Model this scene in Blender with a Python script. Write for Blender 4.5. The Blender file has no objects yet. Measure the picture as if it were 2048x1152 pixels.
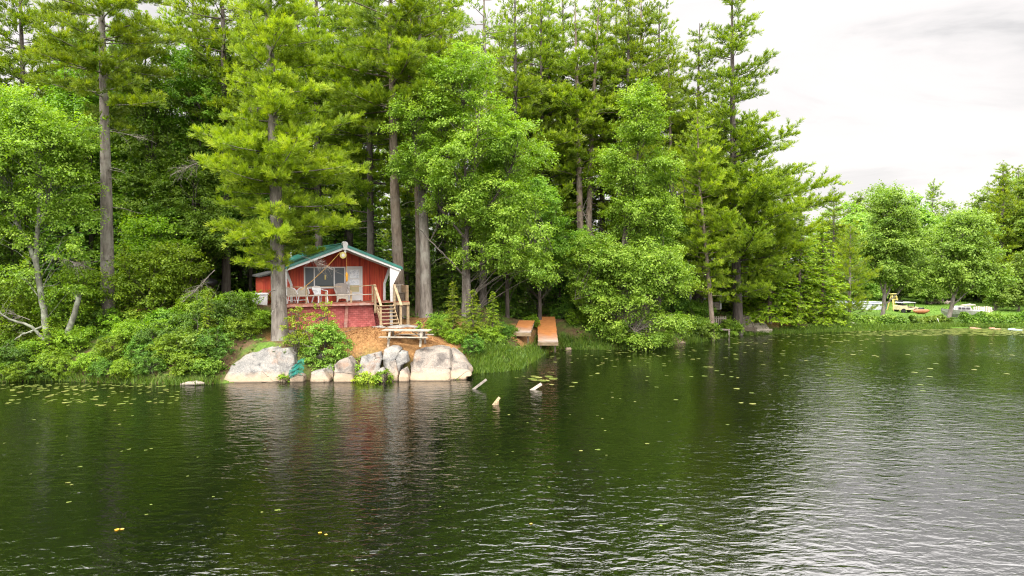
import bpy, math, random
import numpy as np
from mathutils import Matrix, Vector, noise

SC = bpy.context.scene
COL = SC.collection
R = math.radians
F = 1384.0          # focal length in photo pixels (2048 wide)
HC = 5.6            # camera height over the water
YH = 530.0          # horizon row
PITCH = math.atan((576.0 - YH) / F)
CA, SA = math.cos(PITCH), math.sin(PITCH)

def at(px, py, d):
    """photo pixel + distance (metres, along world Y) -> world point"""
    cx, cz = (px - 1024.0) / F, -(py - 576.0) / F
    ry = CA + SA * cz
    rz = -SA + CA * cz
    t = d / ry
    return np.array([cx * t, d, HC + rz * t])

def on_water(px, py):
    cx, cz = (px - 1024.0) / F, -(py - 576.0) / F
    ry = CA + SA * cz
    rz = -SA + CA * cz
    t = -HC / rz
    return np.array([cx * t, ry * t, 0.0])

# ---------------------------------------------------------------- objects
def tag(o, label=None, cat=None, group=None, kind=None):
    if label: o['label'] = label
    if cat: o['category'] = cat
    if group: o['group'] = group
    if kind: o['kind'] = kind
    return o

def empty(name, loc=(0, 0, 0), rz=0.0, label=None, cat=None, group=None):
    o = bpy.data.objects.new(name, None)
    COL.objects.link(o)
    o.location = [float(v) for v in loc]
    o.rotation_euler = (0, 0, rz)
    o.empty_display_size = 0.3
    return tag(o, label, cat, group)

def mesh_data(name, V, FS, mats, tint=None, smooth=False):
    """FS: list of (faces array n x k, material index)"""
    me = bpy.data.meshes.new(name)
    V = np.asarray(V, np.float32).reshape(-1, 3)
    me.vertices.add(len(V))
    me.vertices.foreach_set('co', V.ravel())
    loops, starts, mi, n = [], [], [], 0
    for Fa, m in FS:
        Fa = np.asarray(Fa, np.int32)
        if len(Fa) == 0: continue
        k = Fa.shape[1]
        loops.append(Fa.ravel())
        starts.append(n + np.arange(len(Fa), dtype=np.int32) * k)
        mi.append(np.full(len(Fa), m, np.int32))
        n += Fa.size
    loops = np.concatenate(loops); starts = np.concatenate(starts); mi = np.concatenate(mi)
    me.loops.add(len(loops)); me.loops.foreach_set('vertex_index', loops)
    me.polygons.add(len(starts)); me.polygons.foreach_set('loop_start', starts)
    me.polygons.foreach_set('material_index', mi)
    if smooth:
        me.polygons.foreach_set('use_smooth', np.ones(len(starts), bool))
    if not isinstance(mats, (list, tuple)): mats = [mats]
    for m in mats: me.materials.append(m)
    if tint is not None:
        a = me.attributes.new('tint', 'FLOAT', 'POINT')
        a.data.foreach_set('value', np.asarray(tint, np.float32))
    me.update(calc_edges=True)
    me.validate()
    return me

def link(name, me, parent=None, loc=None):
    o = bpy.data.objects.new(name, me)
    COL.objects.link(o)
    if parent is not None: o.parent = parent
    if loc is not None: o.location = [float(v) for v in loc]
    return o

def copy_thing(root, loc, rz=0.0, s=1.0, label=None, group=None):
    r = root.copy(); COL.objects.link(r)
    r.location = [float(v) for v in loc]; r.rotation_euler = (0, 0, rz)
    r.scale = (s, s, s) if not isinstance(s, tuple) else s
    if label: r['label'] = label
    if group: r['group'] = group
    for ch in root.children:
        c = ch.copy(); COL.objects.link(c); c.parent = r
        for g in ch.children:
            e = g.copy(); COL.objects.link(e); e.parent = c
    return r

class MB:
    """collects boxes, prisms, bars, tubes; build() makes ONE mesh object"""
    def __init__(s): s.v = []; s.f = []
    def add(s, V, Fs):
        b = len(s.v)
        s.v += [tuple(float(c) for c in p) for p in V]
        s.f += [tuple(b + int(i) for i in f) for f in Fs]
        return s
    def box(s, x0, x1, y0, y1, z0, z1):
        V = [(x, y, z) for z in (z0, z1) for y in (y0, y1) for x in (x0, x1)]
        return s.add(V, [(0, 2, 3, 1), (4, 5, 7, 6), (0, 1, 5, 4), (2, 6, 7, 3), (0, 4, 6, 2), (1, 3, 7, 5)])
    def prism(s, poly, y0, y1):
        """polygon in x,z extruded along y"""
        n = len(poly)
        V = [(x, y0, z) for x, z in poly] + [(x, y1, z) for x, z in poly]
        Fs = [tuple(range(n)), tuple(reversed(range(n, 2 * n)))]
        Fs += [(i, n + i, n + (i + 1) % n, (i + 1) % n) for i in range(n)]
        return s.add(V, Fs)
    def prism_z(s, poly, z0, z1):
        n = len(poly)
        V = [(x, y, z0) for x, y in poly] + [(x, y, z1) for x, y in poly]
        Fs = [tuple(reversed(range(n))), tuple(range(n, 2 * n))]
        Fs += [(i, (i + 1) % n, n + (i + 1) % n, n + i) for i in range(n)]
        return s.add(V, Fs)
    def bar(s, p, q, w, h, up=(0, 0, 1)):
        p, q, up = Vector(p), Vector(q), Vector(up)
        d = (q - p).normalized()
        a = d.cross(up)
        if a.length < 1e-4: a = d.cross(Vector((1, 0, 0)))
        a.normalize(); b = a.cross(d).normalized()
        a *= w / 2; b *= h / 2
        V = [p - a - b, p + a - b, p + a + b, p - a + b, q - a - b, q + a - b, q + a + b, q - a + b]
        return s.add(V, [(0, 1, 2, 3), (7, 6, 5, 4), (0, 4, 5, 1), (1, 5, 6, 2), (2, 6, 7, 3), (3, 7, 4, 0)])
    def tube(s, pts, rad, k=8, caps=True):
        V, Q = tube(pts, rad, k)
        s.add(V, Q)
        if caps:
            n = len(pts); b = len(s.v) - n * k
            s.f.append(tuple(b + i for i in reversed(range(k))))
            s.f.append(tuple(b + (n - 1) * k + i for i in range(k)))
        return s
    def build(s, name, mat, parent=None, loc=None, smooth=False, bevel=0.0):
        me = bpy.data.meshes.new(name)
        me.from_pydata(s.v, [], s.f)
        for m in (mat if isinstance(mat, (list, tuple)) else [mat]): me.materials.append(m)
        if smooth: me.polygons.foreach_set('use_smooth', [True] * len(me.polygons))
        me.update(); me.validate()
        o = link(name, me, parent, loc)
        if bevel:
            b = o.modifiers.new('bevel', 'BEVEL'); b.width = bevel; b.segments = 2; b.limit_method = 'ANGLE'
        return o

def tube(pts, rad, k=6):
    pts = np.asarray(pts, float); n = len(pts)
    rad = np.broadcast_to(np.asarray(rad, float), (n,))
    T = np.gradient(pts, axis=0); T /= np.linalg.norm(T, axis=1, keepdims=True) + 1e-9
    ref = np.array([1.0, 0, 0]) if abs(T[:, 0].mean()) < 0.8 else np.array([0, 1.0, 0])
    A = np.cross(T, ref); A /= np.linalg.norm(A, axis=1, keepdims=True) + 1e-9
    B = np.cross(T, A)
    ang = np.arange(k) * 2 * math.pi / k
    V = pts[:, None, :] + rad[:, None, None] * (A[:, None, :] * np.cos(ang)[None, :, None] + B[:, None, :] * np.sin(ang)[None, :, None])
    V = V.reshape(-1, 3)
    i = np.arange(n - 1)[:, None] * k; j = np.arange(k)[None, :]; j2 = (j + 1) % k
    Q = np.stack([i + j, i + j2, i + k + j2, i + k + j], -1).reshape(-1, 4)
    return V, Q

class Acc:
    """numpy accumulator of tubes / quads / tris with tint"""
    def __init__(s): s.V = []; s.Q = []; s.T = []; s.t = []; s.n = 0
    def tube(s, pts, rad, k=5):
        V, Q = tube(pts, rad, k); s.put(V, Q, 0.5)
    def put(s, V, Fc, t):
        V = np.asarray(V).reshape(-1, 3)
        Fc = np.asarray(Fc) + s.n
        (s.Q if Fc.shape[1] == 4 else s.T).append(Fc)
        s.V.append(V); s.n += len(V)
        s.t.append(np.broadcast_to(np.asarray(t, float), (len(V),)))
    def mesh(s, name, mat, smooth=False):
        FS = []
        if s.Q: FS.append((np.concatenate(s.Q), 0))
        if s.T: FS.append((np.concatenate(s.T), 0))
        return mesh_data(name, np.concatenate(s.V), FS, mat, np.concatenate(s.t), smooth)

def unit(a): return a / (np.linalg.norm(a, axis=-1, keepdims=True) + 1e-9)

# ---------------------------------------------------------------- materials
def new_mat(name):
    m = bpy.data.materials.new(name); m.use_nodes = True
    nt = m.node_tree; nt.nodes.clear()
    return m, nt
def nd(nt, t, **kw):
    n = nt.nodes.new(t)
    for k, v in kw.items():
        if k.startswith('i_'): n.inputs[int(k[2:]) if k[2:].isdigit() else k[2:].replace('_', ' ')].default_value = v
        else: setattr(n, k, v)
    return n
def lk(nt, a, ao, b, bi): nt.links.new(a.outputs[ao], b.inputs[bi])
def ramp(nt, stops, interp='LINEAR'):
    r = nt.nodes.new('ShaderNodeValToRGB'); e = r.color_ramp.elements
    r.color_ramp.interpolation = interp
    while len(e) < len(stops): e.new(0.5)
    for k, (p, c) in enumerate(stops):
        e[k].position = p; e[k].color = (*c, 1) if len(c) == 3 else c
    return r

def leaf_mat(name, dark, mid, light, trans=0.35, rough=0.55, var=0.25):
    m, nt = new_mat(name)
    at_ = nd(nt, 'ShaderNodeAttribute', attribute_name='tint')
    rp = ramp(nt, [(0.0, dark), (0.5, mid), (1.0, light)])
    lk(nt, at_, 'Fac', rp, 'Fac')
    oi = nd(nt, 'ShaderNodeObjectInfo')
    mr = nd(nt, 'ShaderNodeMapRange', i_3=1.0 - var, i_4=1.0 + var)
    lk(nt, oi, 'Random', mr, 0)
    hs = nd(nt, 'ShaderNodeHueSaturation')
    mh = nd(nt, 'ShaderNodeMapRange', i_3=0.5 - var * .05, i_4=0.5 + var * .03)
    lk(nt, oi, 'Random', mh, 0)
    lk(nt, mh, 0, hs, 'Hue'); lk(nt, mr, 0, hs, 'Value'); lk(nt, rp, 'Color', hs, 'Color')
    p = nd(nt, 'ShaderNodeBsdfPrincipled', i_Roughness=rough)
    p.inputs['Specular IOR Level'].default_value = 0.35
    tr = nd(nt, 'ShaderNodeBsdfTranslucent')
    mx = nd(nt, 'ShaderNodeMixShader', i_0=trans)
    out = nd(nt, 'ShaderNodeOutputMaterial')
    lk(nt, hs, 'Color', p, 'Base Color')
    hs2 = nd(nt, 'ShaderNodeHueSaturation', i_Saturation=1.1, i_Value=1.25); lk(nt, hs, 'Color', hs2, 'Color')
    lk(nt, hs2, 'Color', tr, 'Color')
    lk(nt, p, 0, mx, 1); lk(nt, tr, 0, mx, 2); lk(nt, mx, 0, out, 0)
    return m

ALB = .72
def rough_mat(name, c1, c2, scale=4.0, rough=0.8, bump=0.3, stretch=(1, 1, 1), c3=None, c3_amt=0.5, c3_scale=1.2, spec=0.3, bdist=0.02):
    """noise-mottled surface with an optional third colour in patches"""
    c1 = tuple(v * ALB for v in c1); c2 = tuple(v * ALB for v in c2)
    if c3 is not None: c3 = tuple(v * ALB for v in c3)
    m, nt = new_mat(name)
    tc = nd(nt, 'ShaderNodeTexCoord'); mp = nd(nt, 'ShaderNodeMapping'); mp.inputs['Scale'].default_value = stretch
    lk(nt, tc, 'Object', mp, 0)
    n1 = nd(nt, 'ShaderNodeTexNoise', i_Scale=scale, i_Detail=8.0, i_Roughness=0.65); lk(nt, mp, 0, n1, 'Vector')
    rp = ramp(nt, [(0.33, c1), (0.67, c2)]); lk(nt, n1, 'Fac', rp, 'Fac')
    col = (rp, 'Color')
    if c3 is not None:
        n2 = nd(nt, 'ShaderNodeTexNoise', i_Scale=c3_scale, i_Detail=6.0, i_Roughness=0.6); lk(nt, tc, 'Object', n2, 'Vector')
        r2 = ramp(nt, [(0.5, (0, 0, 0)), (0.62, (c3_amt,) * 3)]); lk(nt, n2, 'Fac', r2, 'Fac')
        mx = nd(nt, 'ShaderNodeMix', data_type='RGBA'); lk(nt, r2, 'Color', mx, 0)
        lk(nt, rp, 'Color', mx, 6); mx.inputs[7].default_value = (*c3, 1)
        col = (mx, 2)
    p = nd(nt, 'ShaderNodeBsdfPrincipled', i_Roughness=rough); p.inputs['Specular IOR Level'].default_value = spec
    lk(nt, col[0], col[1], p, 'Base Color')
    if bump:
        b = nd(nt, 'ShaderNodeBump', i_Strength=bump, i_Distance=bdist); lk(nt, n1, 'Fac', b, 'Height'); lk(nt, b, 0, p, 'Normal')
    out = nd(nt, 'ShaderNodeOutputMaterial'); lk(nt, p, 0, out, 0)
    return m
# ================================================================ materials
M = {}
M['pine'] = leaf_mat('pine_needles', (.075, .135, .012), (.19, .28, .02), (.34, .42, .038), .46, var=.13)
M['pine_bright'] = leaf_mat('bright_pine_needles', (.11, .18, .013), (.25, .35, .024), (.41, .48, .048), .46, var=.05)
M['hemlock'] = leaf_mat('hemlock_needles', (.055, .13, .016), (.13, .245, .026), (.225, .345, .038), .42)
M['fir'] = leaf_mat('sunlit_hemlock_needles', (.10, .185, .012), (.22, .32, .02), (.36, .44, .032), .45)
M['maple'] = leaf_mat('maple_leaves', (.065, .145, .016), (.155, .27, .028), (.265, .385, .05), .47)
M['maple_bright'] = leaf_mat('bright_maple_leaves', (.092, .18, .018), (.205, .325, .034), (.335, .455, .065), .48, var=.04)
M['shrub'] = leaf_mat('shrub_leaves', (.09, .18, .011), (.175, .30, .017), (.29, .43, .03), .44)
M['shrub_yellow'] = leaf_mat('yellow_shrub_leaves', (.13, .19, .013), (.24, .31, .025), (.40, .42, .05), .42)
M['reed'] = leaf_mat('reed_blades', (.045, .11, .010), (.095, .19, .014), (.19, .29, .03), .35)
M['cover'] = leaf_mat('ground_cover_leaves', (.035, .09, .010), (.075, .16, .014), (.15, .25, .022), .33)
M['far_leaf'] = leaf_mat('far_leaves', (.10, .19, .022), (.175, .28, .036), (.27, .38, .06), .44)
M['lily'] = leaf_mat('lily_leaf', (.06, .095, .016), (.115, .145, .028), (.20, .21, .06), .15, .35)
M['lily_gold'] = leaf_mat('golden_lily_leaf', (.45, .22, .015), (.55, .30, .02), (.6, .42, .08), .15, .4)
M['bark'] = rough_mat('pine_bark', (.10, .083, .067), (.30, .265, .225), 7.0, .95, .9, (1, 1, .22), (.36, .35, .30), .55, .9)
M['bark_dark'] = rough_mat('dark_pine_bark', (.045, .036, .03), (.145, .12, .10), 7.0, .95, .9, (1, 1, .22), (.20, .19, .16), .4, .8)
M['bark_brown'] = rough_mat('brown_pine_bark', (.11, .08, .058), (.30, .235, .18), 7.0, .95, .9, (1, 1, .22), (.33, .29, .24), .5, .8)
M['bark_lichen'] = rough_mat('lichen_bark', (.08, .08, .062), (.22, .22, .17), 6.0, .95, .8, (1, 1, .4), (.34, .37, .27), .7, 2.2)
M['dead_wood'] = rough_mat('dead_grey_twigs', (.14, .12, .10), (.30, .27, .23), 6.0, .95, .3)
M['wood_grey'] = rough_mat('weathered_grey_wood', (.24, .20, .155), (.50, .44, .36), 9.0, .85, .4, (.25, 1, 1), (.34, .31, .22), .5, 1.6)
M['wood_tan'] = rough_mat('weathered_tan_wood', (.26, .18, .10), (.47, .35, .205), 9.0, .85, .4, (.3, .3, 1), (.30, .26, .18), .5, 2.0)
M['wood_dark'] = rough_mat('dark_old_wood', (.07, .055, .04), (.17, .14, .10), 9.0, .9, .4)
M['white'] = rough_mat('old_white_paint', (.60, .59, .56), (.76, .75, .72), 3.0, .6, .15, (1, 1, 1), (.46, .45, .42), .45, 1.5)
M['white_plastic'] = rough_mat('white_plastic', (.70, .70, .70), (.80, .80, .79), 3.0, .45, .05)
M['wicker'] = rough_mat('beige_wicker', (.34, .29, .22), (.62, .56, .46), 55.0, .8, .6)
M['wicker_grey'] = rough_mat('grey_brown_wicker', (.24, .20, .17), (.47, .42, .37), 55.0, .8, .6)
M['orange_plastic'] = rough_mat('orange_plastic', (.72, .33, .02), (.80, .42, .04), 5.0, .45, .05)
M['rope'] = rough_mat('orange_rope', (.62, .33, .06), (.74, .45, .12), 60.0, .9, .3)
M['yellow_paint'] = rough_mat('yellow_paint', (.50, .40, .10), (.62, .52, .18), 6.0, .55, .1)
M['net'] = rough_mat('teal_netting', (.005, .13, .105), (.02, .26, .20), 25.0, .7, .6)
M['black'] = rough_mat('black_plastic', (.012, .012, .013), (.03, .03, .032), 6.0, .4, .3)
M['metal'] = rough_mat('galvanised_metal', (.42, .43, .44), (.58, .58, .58), 8.0, .4, .1)
M['roof_dark'] = rough_mat('dark_shingles', (.03, .032, .03), (.09, .09, .085), 12.0, .9, .4)
M['deck_red'] = rough_mat('worn_red_deck_paint', (.20, .055, .03), (.34, .11, .06), 7.0, .75, .3, (.4, 1, 1), (.45, .33, .25), .5, 2.5)
M['deck_edge'] = rough_mat('worn_pink_deck_edge', (.28, .10, .075), (.46, .24, .19), 6.0, .75, .3, (.4, 1, 1), (.50, .42, .36), .6, 1.6)
M['pool_wall'] = rough_mat('pale_grey_pool_wall', (.50, .52, .56), (.60, .62, .66), 2.0, .5, .05)
M['blue_post'] = rough_mat('blue_grey_post', (.05, .09, .20), (.09, .14, .27), 5.0, .5, .05)
M['boat_white'] = rough_mat('boat_white', (.62, .61, .58), (.76, .75, .72), 2.0, .35, .05)
M['boat_trim'] = rough_mat('boat_dark_glass', (.06, .05, .07), (.13, .10, .12), 4.0, .25, 0)
M['boat_canopy'] = rough_mat('cream_canvas', (.55, .48, .33), (.68, .62, .46), 6.0, .8, .1)
M['orange_float'] = rough_mat('faded_orange_vinyl', (.42, .22, .14), (.52, .30, .20), 6.0, .5, .1)
M['red_float'] = rough_mat('rusty_orange', (.36, .12, .05), (.46, .20, .09), 6.0, .5, .1)
M['blue_float'] = rough_mat('pale_blue_vinyl', (.30, .40, .48), (.40, .50, .56), 6.0, .5, .1)
M['firewood'] = rough_mat('cut_wood', (.32, .24, .19), (.62, .54, .47), 9.0, .9, .3)
M['tyre'] = rough_mat('tyre_rubber', (.015, .015, .015), (.03, .03, .03), 9.0, .85, .2)
M['cream_paint'] = rough_mat('cream_paint', (.55, .46, .26), (.68, .60, .38), 4.0, .5, .05)

def red_boards():
    m, nt = new_mat('red_board_wall')
    tc = nd(nt, 'ShaderNodeTexCoord'); mp = nd(nt, 'ShaderNodeMapping'); mp.inputs['Scale'].default_value = (14, 14, .7)
    lk(nt, tc, 'Object', mp, 0)
    n = nd(nt, 'ShaderNodeTexNoise', i_Scale=1.0, i_Detail=7.0, i_Roughness=.6); lk(nt, mp, 0, n, 'Vector')
    rp = ramp(nt, [(.3, (.19, .014, .006)), (.52, (.35, .037, .011)), (.75, (.44, .08, .027))]); lk(nt, n, 'Fac', rp, 'Fac')
    sx = nd(nt, 'ShaderNodeSeparateXYZ'); lk(nt, tc, 'Object', sx, 0)
    ad = nd(nt, 'ShaderNodeMath', operation='ADD'); lk(nt, sx, 'X', ad, 0); lk(nt, sx, 'Y', ad, 1)
    ml = nd(nt, 'ShaderNodeMath', operation='MULTIPLY', i_1=1 / .145); lk(nt, ad, 0, ml, 0)
    fr = nd(nt, 'ShaderNodeMath', operation='FRACT'); lk(nt, ml, 0, fr, 0)
    gr = ramp(nt, [(0, (0, 0, 0)), (.06, (0, 0, 0)), (.13, (1, 1, 1)), (1, (1, 1, 1))]); lk(nt, fr, 0, gr, 'Fac')
    mx = nd(nt, 'ShaderNodeMix', data_type='RGBA', blend_type='MULTIPLY'); mx.inputs[0].default_value = .5
    lk(nt, rp, 'Color', mx, 6); lk(nt, gr, 'Color', mx, 7)
    p = nd(nt, 'ShaderNodeBsdfPrincipled', i_Roughness=.75); lk(nt, mx, 2, p, 'Base Color')
    b = nd(nt, 'ShaderNodeBump', i_Strength=.8, i_Distance=.02); lk(nt, gr, 'Color', b, 'Height'); lk(nt, b, 0, p, 'Normal')
    o = nd(nt, 'ShaderNodeOutputMaterial'); lk(nt, p, 0, o, 0)
    return m
def red_shingles():
    m, nt = new_mat('faded_red_shingles')
    tc = nd(nt, 'ShaderNodeTexCoord')
    sx = nd(nt, 'ShaderNodeSeparateXYZ'); lk(nt, tc, 'Object', sx, 0)
    cb = nd(nt, 'ShaderNodeCombineXYZ'); lk(nt, sx, 'X', cb, 'X'); lk(nt, sx, 'Z', cb, 'Y')
    br = nd(nt, 'ShaderNodeTexBrick', i_Scale=1.0); lk(nt, cb, 0, br, 'Vector')
    br.inputs['Color1'].default_value = (.29, .06, .052, 1); br.inputs['Color2'].default_value = (.38, .105, .092, 1)
    br.inputs['Mortar'].default_value = (.22, .045, .04, 1)
    br.inputs['Mortar Size'].default_value = .006; br.inputs['Brick Width'].default_value = .22; br.inputs['Row Height'].default_value = .115
    n = nd(nt, 'ShaderNodeTexNoise', i_Scale=2.2, i_Detail=6.0); lk(nt, tc, 'Object', n, 'Vector')
    rp = ramp(nt, [(.35, (.75, .72, .72)), (.7, (1.18, 1.2, 1.22))]); lk(nt, n, 'Fac', rp, 'Fac')
    mx = nd(nt, 'ShaderNodeMix', data_type='RGBA', blend_type='MULTIPLY'); mx.inputs[0].default_value = 1
    lk(nt, br, 'Color', mx, 6); lk(nt, rp, 'Color', mx, 7)
    p = nd(nt, 'ShaderNodeBsdfPrincipled', i_Roughness=.85); lk(nt, mx, 2, p, 'Base Color')
    b = nd(nt, 'ShaderNodeBump', i_Strength=.7, i_Distance=.02, invert=True); lk(nt, br, 'Fac', b, 'Height'); lk(nt, b, 0, p, 'Normal')
    o = nd(nt, 'ShaderNodeOutputMaterial'); lk(nt, p, 0, o, 0)
    return m
def green_metal():
    m, nt = new_mat('green_metal_roof')
    tc = nd(nt, 'ShaderNodeTexCoord'); sx = nd(nt, 'ShaderNodeSeparateXYZ'); lk(nt, tc, 'Object', sx, 0)
    ml = nd(nt, 'ShaderNodeMath', operation='MULTIPLY', i_1=1 / .3); lk(nt, sx, 'Y', ml, 0)
    fr = nd(nt, 'ShaderNodeMath', operation='FRACT'); lk(nt, ml, 0, fr, 0)
    gr = ramp(nt, [(0, (1, 1, 1)), (.10, (0, 0, 0)), (.9, (0, 0, 0)), (1, (1, 1, 1))]); lk(nt, fr, 0, gr, 'Fac')
    n = nd(nt, 'ShaderNodeTexNoise', i_Scale=1.3, i_Detail=6.0); lk(nt, tc, 'Object', n, 'Vector')
    rp = ramp(nt, [(.35, (.008, .09, .066)), (.7, (.022, .13, .10))]); lk(nt, n, 'Fac', rp, 'Fac')
    p = nd(nt, 'ShaderNodeBsdfPrincipled', i_Roughness=.38); lk(nt, rp, 'Color', p, 'Base Color')
    b = nd(nt, 'ShaderNodeBump', i_Strength=.6, i_Distance=.03); lk(nt, gr, 'Color', b, 'Height'); lk(nt, b, 0, p, 'Normal')
    o = nd(nt, 'ShaderNodeOutputMaterial'); lk(nt, p, 0, o, 0)
    return m
def glass_mat(name, col, rough=.03):
    m, nt = new_mat(name)
    p = nd(nt, 'ShaderNodeBsdfPrincipled', i_Roughness=rough); p.inputs['Base Color'].default_value = (*col, 1)
    p.inputs['Specular IOR Level'].default_value = .45
    tc = nd(nt, 'ShaderNodeTexCoord'); n = nd(nt, 'ShaderNodeTexNoise', i_Scale=1.2, i_Detail=1.0); lk(nt, tc, 'Object', n, 'Vector')
    b = nd(nt, 'ShaderNodeBump', i_Strength=.08, i_Distance=.05); lk(nt, n, 'Fac', b, 'Height'); lk(nt, b, 0, p, 'Normal')
    o = nd(nt, 'ShaderNodeOutputMaterial'); lk(nt, p, 0, o, 0)
    return m
M['red_boards'] = red_boards(); M['red_shingles'] = red_shingles(); M['green_metal'] = green_metal()
M['glass'] = glass_mat('window_glass', (.03, .04, .04)); M['screen'] = glass_mat('window_screen', (.05, .06, .065), .5)
def curtain():
    m, nt = new_mat('patterned_curtain')
    tc = nd(nt, 'ShaderNodeTexCoord')
    v = nd(nt, 'ShaderNodeTexVoronoi', i_Scale=11.0); lk(nt, tc, 'Object', v, 'Vector')
    rp = ramp(nt, [(.0, (.20, .23, .26)), (.35, (.46, .49, .52)), (.8, (.58, .60, .60))]); lk(nt, v, 'Distance', rp, 'Fac')
    p = nd(nt, 'ShaderNodeBsdfPrincipled', i_Roughness=.5); lk(nt, rp, 'Color', p, 'Base Color')
    o = nd(nt, 'ShaderNodeOutputMaterial'); lk(nt, p, 0, o, 0)
    return m
M['curtain'] = curtain()
M['blind'] = rough_mat('yellow_striped_blind', (.40, .34, .16), (.56, .50, .30), 3.0, .7, .1, (.1, .1, 8))

def rock_mat(name='lakeside_granite', tn=(1, 1, 1)):
    m, nt = new_mat(name)
    tc = nd(nt, 'ShaderNodeTexCoord'); ge = nd(nt, 'ShaderNodeNewGeometry')
    n1 = nd(nt, 'ShaderNodeTexNoise', i_Scale=22.0, i_Detail=8.0, i_Roughness=.7); lk(nt, ge, 'Position', n1, 'Vector')
    n2 = nd(nt, 'ShaderNodeTexNoise', i_Scale=1.7, i_Detail=7.0, i_Roughness=.62, i_Distortion=.6); lk(nt, ge, 'Position', n2, 'Vector')
    r1 = ramp(nt, [(.3, (.10 * tn[0], .097 * tn[1], .092 * tn[2])), (.62, (.26 * tn[0], .25 * tn[1], .23 * tn[2]))]); lk(nt, n1, 'Fac', r1, 'Fac')
    r2 = ramp(nt, [(.34, (.36, .36, .37)), (.46, (.70, .70, .70)), (.66, (1.06, 1.02, .96))]); lk(nt, n2, 'Fac', r2, 'Fac')
    mx = nd(nt, 'ShaderNodeMix', data_type='RGBA', blend_type='MULTIPLY'); mx.inputs[0].default_value = 1
    lk(nt, r1, 'Color', mx, 6); lk(nt, r2, 'Color', mx, 7)
    # tan mineral band left by the lake level
    sx = nd(nt, 'ShaderNodeSeparateXYZ'); lk(nt, ge, 'Position', sx, 0)
    n3 = nd(nt, 'ShaderNodeTexNoise', i_Scale=2.0, i_Detail=4.0); lk(nt, ge, 'Position', n3, 'Vector')
    s1 = nd(nt, 'ShaderNodeMath', operation='MULTIPLY_ADD', i_1=.5, i_2=-.25); lk(nt, n3, 'Fac', s1, 0)
    s2 = nd(nt, 'ShaderNodeMath', operation='ADD'); lk(nt, sx, 'Z', s2, 0); lk(nt, s1, 0, s2, 1)
    mr = nd(nt, 'ShaderNodeMapRange', i_1=.22, i_2=.5, i_3=.75, i_4=0.0); lk(nt, s2, 0, mr, 0)
    m2 = nd(nt, 'ShaderNodeMix', data_type='RGBA'); lk(nt, mr, 0, m2, 0); lk(nt, mx, 2, m2, 6)
    m2.inputs[7].default_value = (.28, .205, .13, 1)
    # rusty patches
    n4 = nd(nt, 'ShaderNodeTexNoise', i_Scale=1.1, i_Detail=7.0, i_Roughness=.65); lk(nt, ge, 'Position', n4, 'Vector')
    r4 = ramp(nt, [(.56, (0, 0, 0)), (.68, (.5, .5, .5))]); lk(nt, n4, 'Fac', r4, 'Fac')
    m3 = nd(nt, 'ShaderNodeMix', data_type='RGBA'); lk(nt, r4, 'Color', m3, 0); lk(nt, m2, 2, m3, 6)
    m3.inputs[7].default_value = (.23, .13, .075, 1)
    # dark joints
    dv = nd(nt, 'ShaderNodeMix', data_type='RGBA', blend_type='ADD'); dv.inputs[0].default_value = .25; lk(nt, ge, 'Position', dv, 6); lk(nt, n2, 'Color', dv, 7)
    vo = nd(nt, 'ShaderNodeTexVoronoi', feature='DISTANCE_TO_EDGE', i_Scale=.5); lk(nt, dv, 2, vo, 'Vector')
    nk = nd(nt, 'ShaderNodeTexNoise', i_Scale=.9, i_Detail=3.0); lk(nt, ge, 'Position', nk, 'Vector')
    km = nd(nt, 'ShaderNodeMapRange', i_1=.50, i_2=.58, i_3=.5, i_4=0.0); lk(nt, nk, 'Fac', km, 0)
    ka = nd(nt, 'ShaderNodeMath', operation='ADD'); lk(nt, vo, 'Distance', ka, 0); lk(nt, km, 0, ka, 1)
    cr = ramp(nt, [(0.0, (.22, .19, .17)), (.006, (.4, .36, .33)), (.014, (1, 1, 1))]); lk(nt, ka, 0, cr, 'Fac')
    mc = nd(nt, 'ShaderNodeMix', data_type='RGBA', blend_type='MULTIPLY'); mc.inputs[0].default_value = .85; lk(nt, m3, 2, mc, 6); lk(nt, cr, 'Color', mc, 7); m3 = mc
    # wet dark line at the water
    mw = nd(nt, 'ShaderNodeMapRange', i_1=.02, i_2=.07, i_3=.35, i_4=1.0); lk(nt, sx, 'Z', mw, 0)
    m4 = nd(nt, 'ShaderNodeMix', data_type='RGBA', blend_type='MULTIPLY'); m4.inputs[0].default_value = 1
    lk(nt, m3, 2, m4, 6); lk(nt, mw, 0, m4, 7)
    p = nd(nt, 'ShaderNodeBsdfPrincipled', i_Roughness=.85); p.inputs['Specular IOR Level'].default_value = .25
    lk(nt, m4, 2, p, 'Base Color')
    b = nd(nt, 'ShaderNodeBump', i_Strength=.5, i_Distance=.02); lk(nt, n1, 'Fac', b, 'Height')
    b2 = nd(nt, 'ShaderNodeBump', i_Strength=.5, i_Distance=.15); lk(nt, n2, 'Fac', b2, 'Height'); lk(nt, b, 0, b2, 'Normal')
    b3 = nd(nt, 'ShaderNodeBump', i_Strength=.8, i_Distance=.06); lk(nt, cr, 'Color', b3, 'Height'); lk(nt, b2, 0, b3, 'Normal')
    lk(nt, b3, 0, p, 'Normal')
    o = nd(nt, 'ShaderNodeOutputMaterial'); lk(nt, p, 0, o, 0)
    return m
M['rock'] = rock_mat(); M['rock_tan'] = rock_mat('tan_pink_granite', (1.07, .97, .89))

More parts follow.
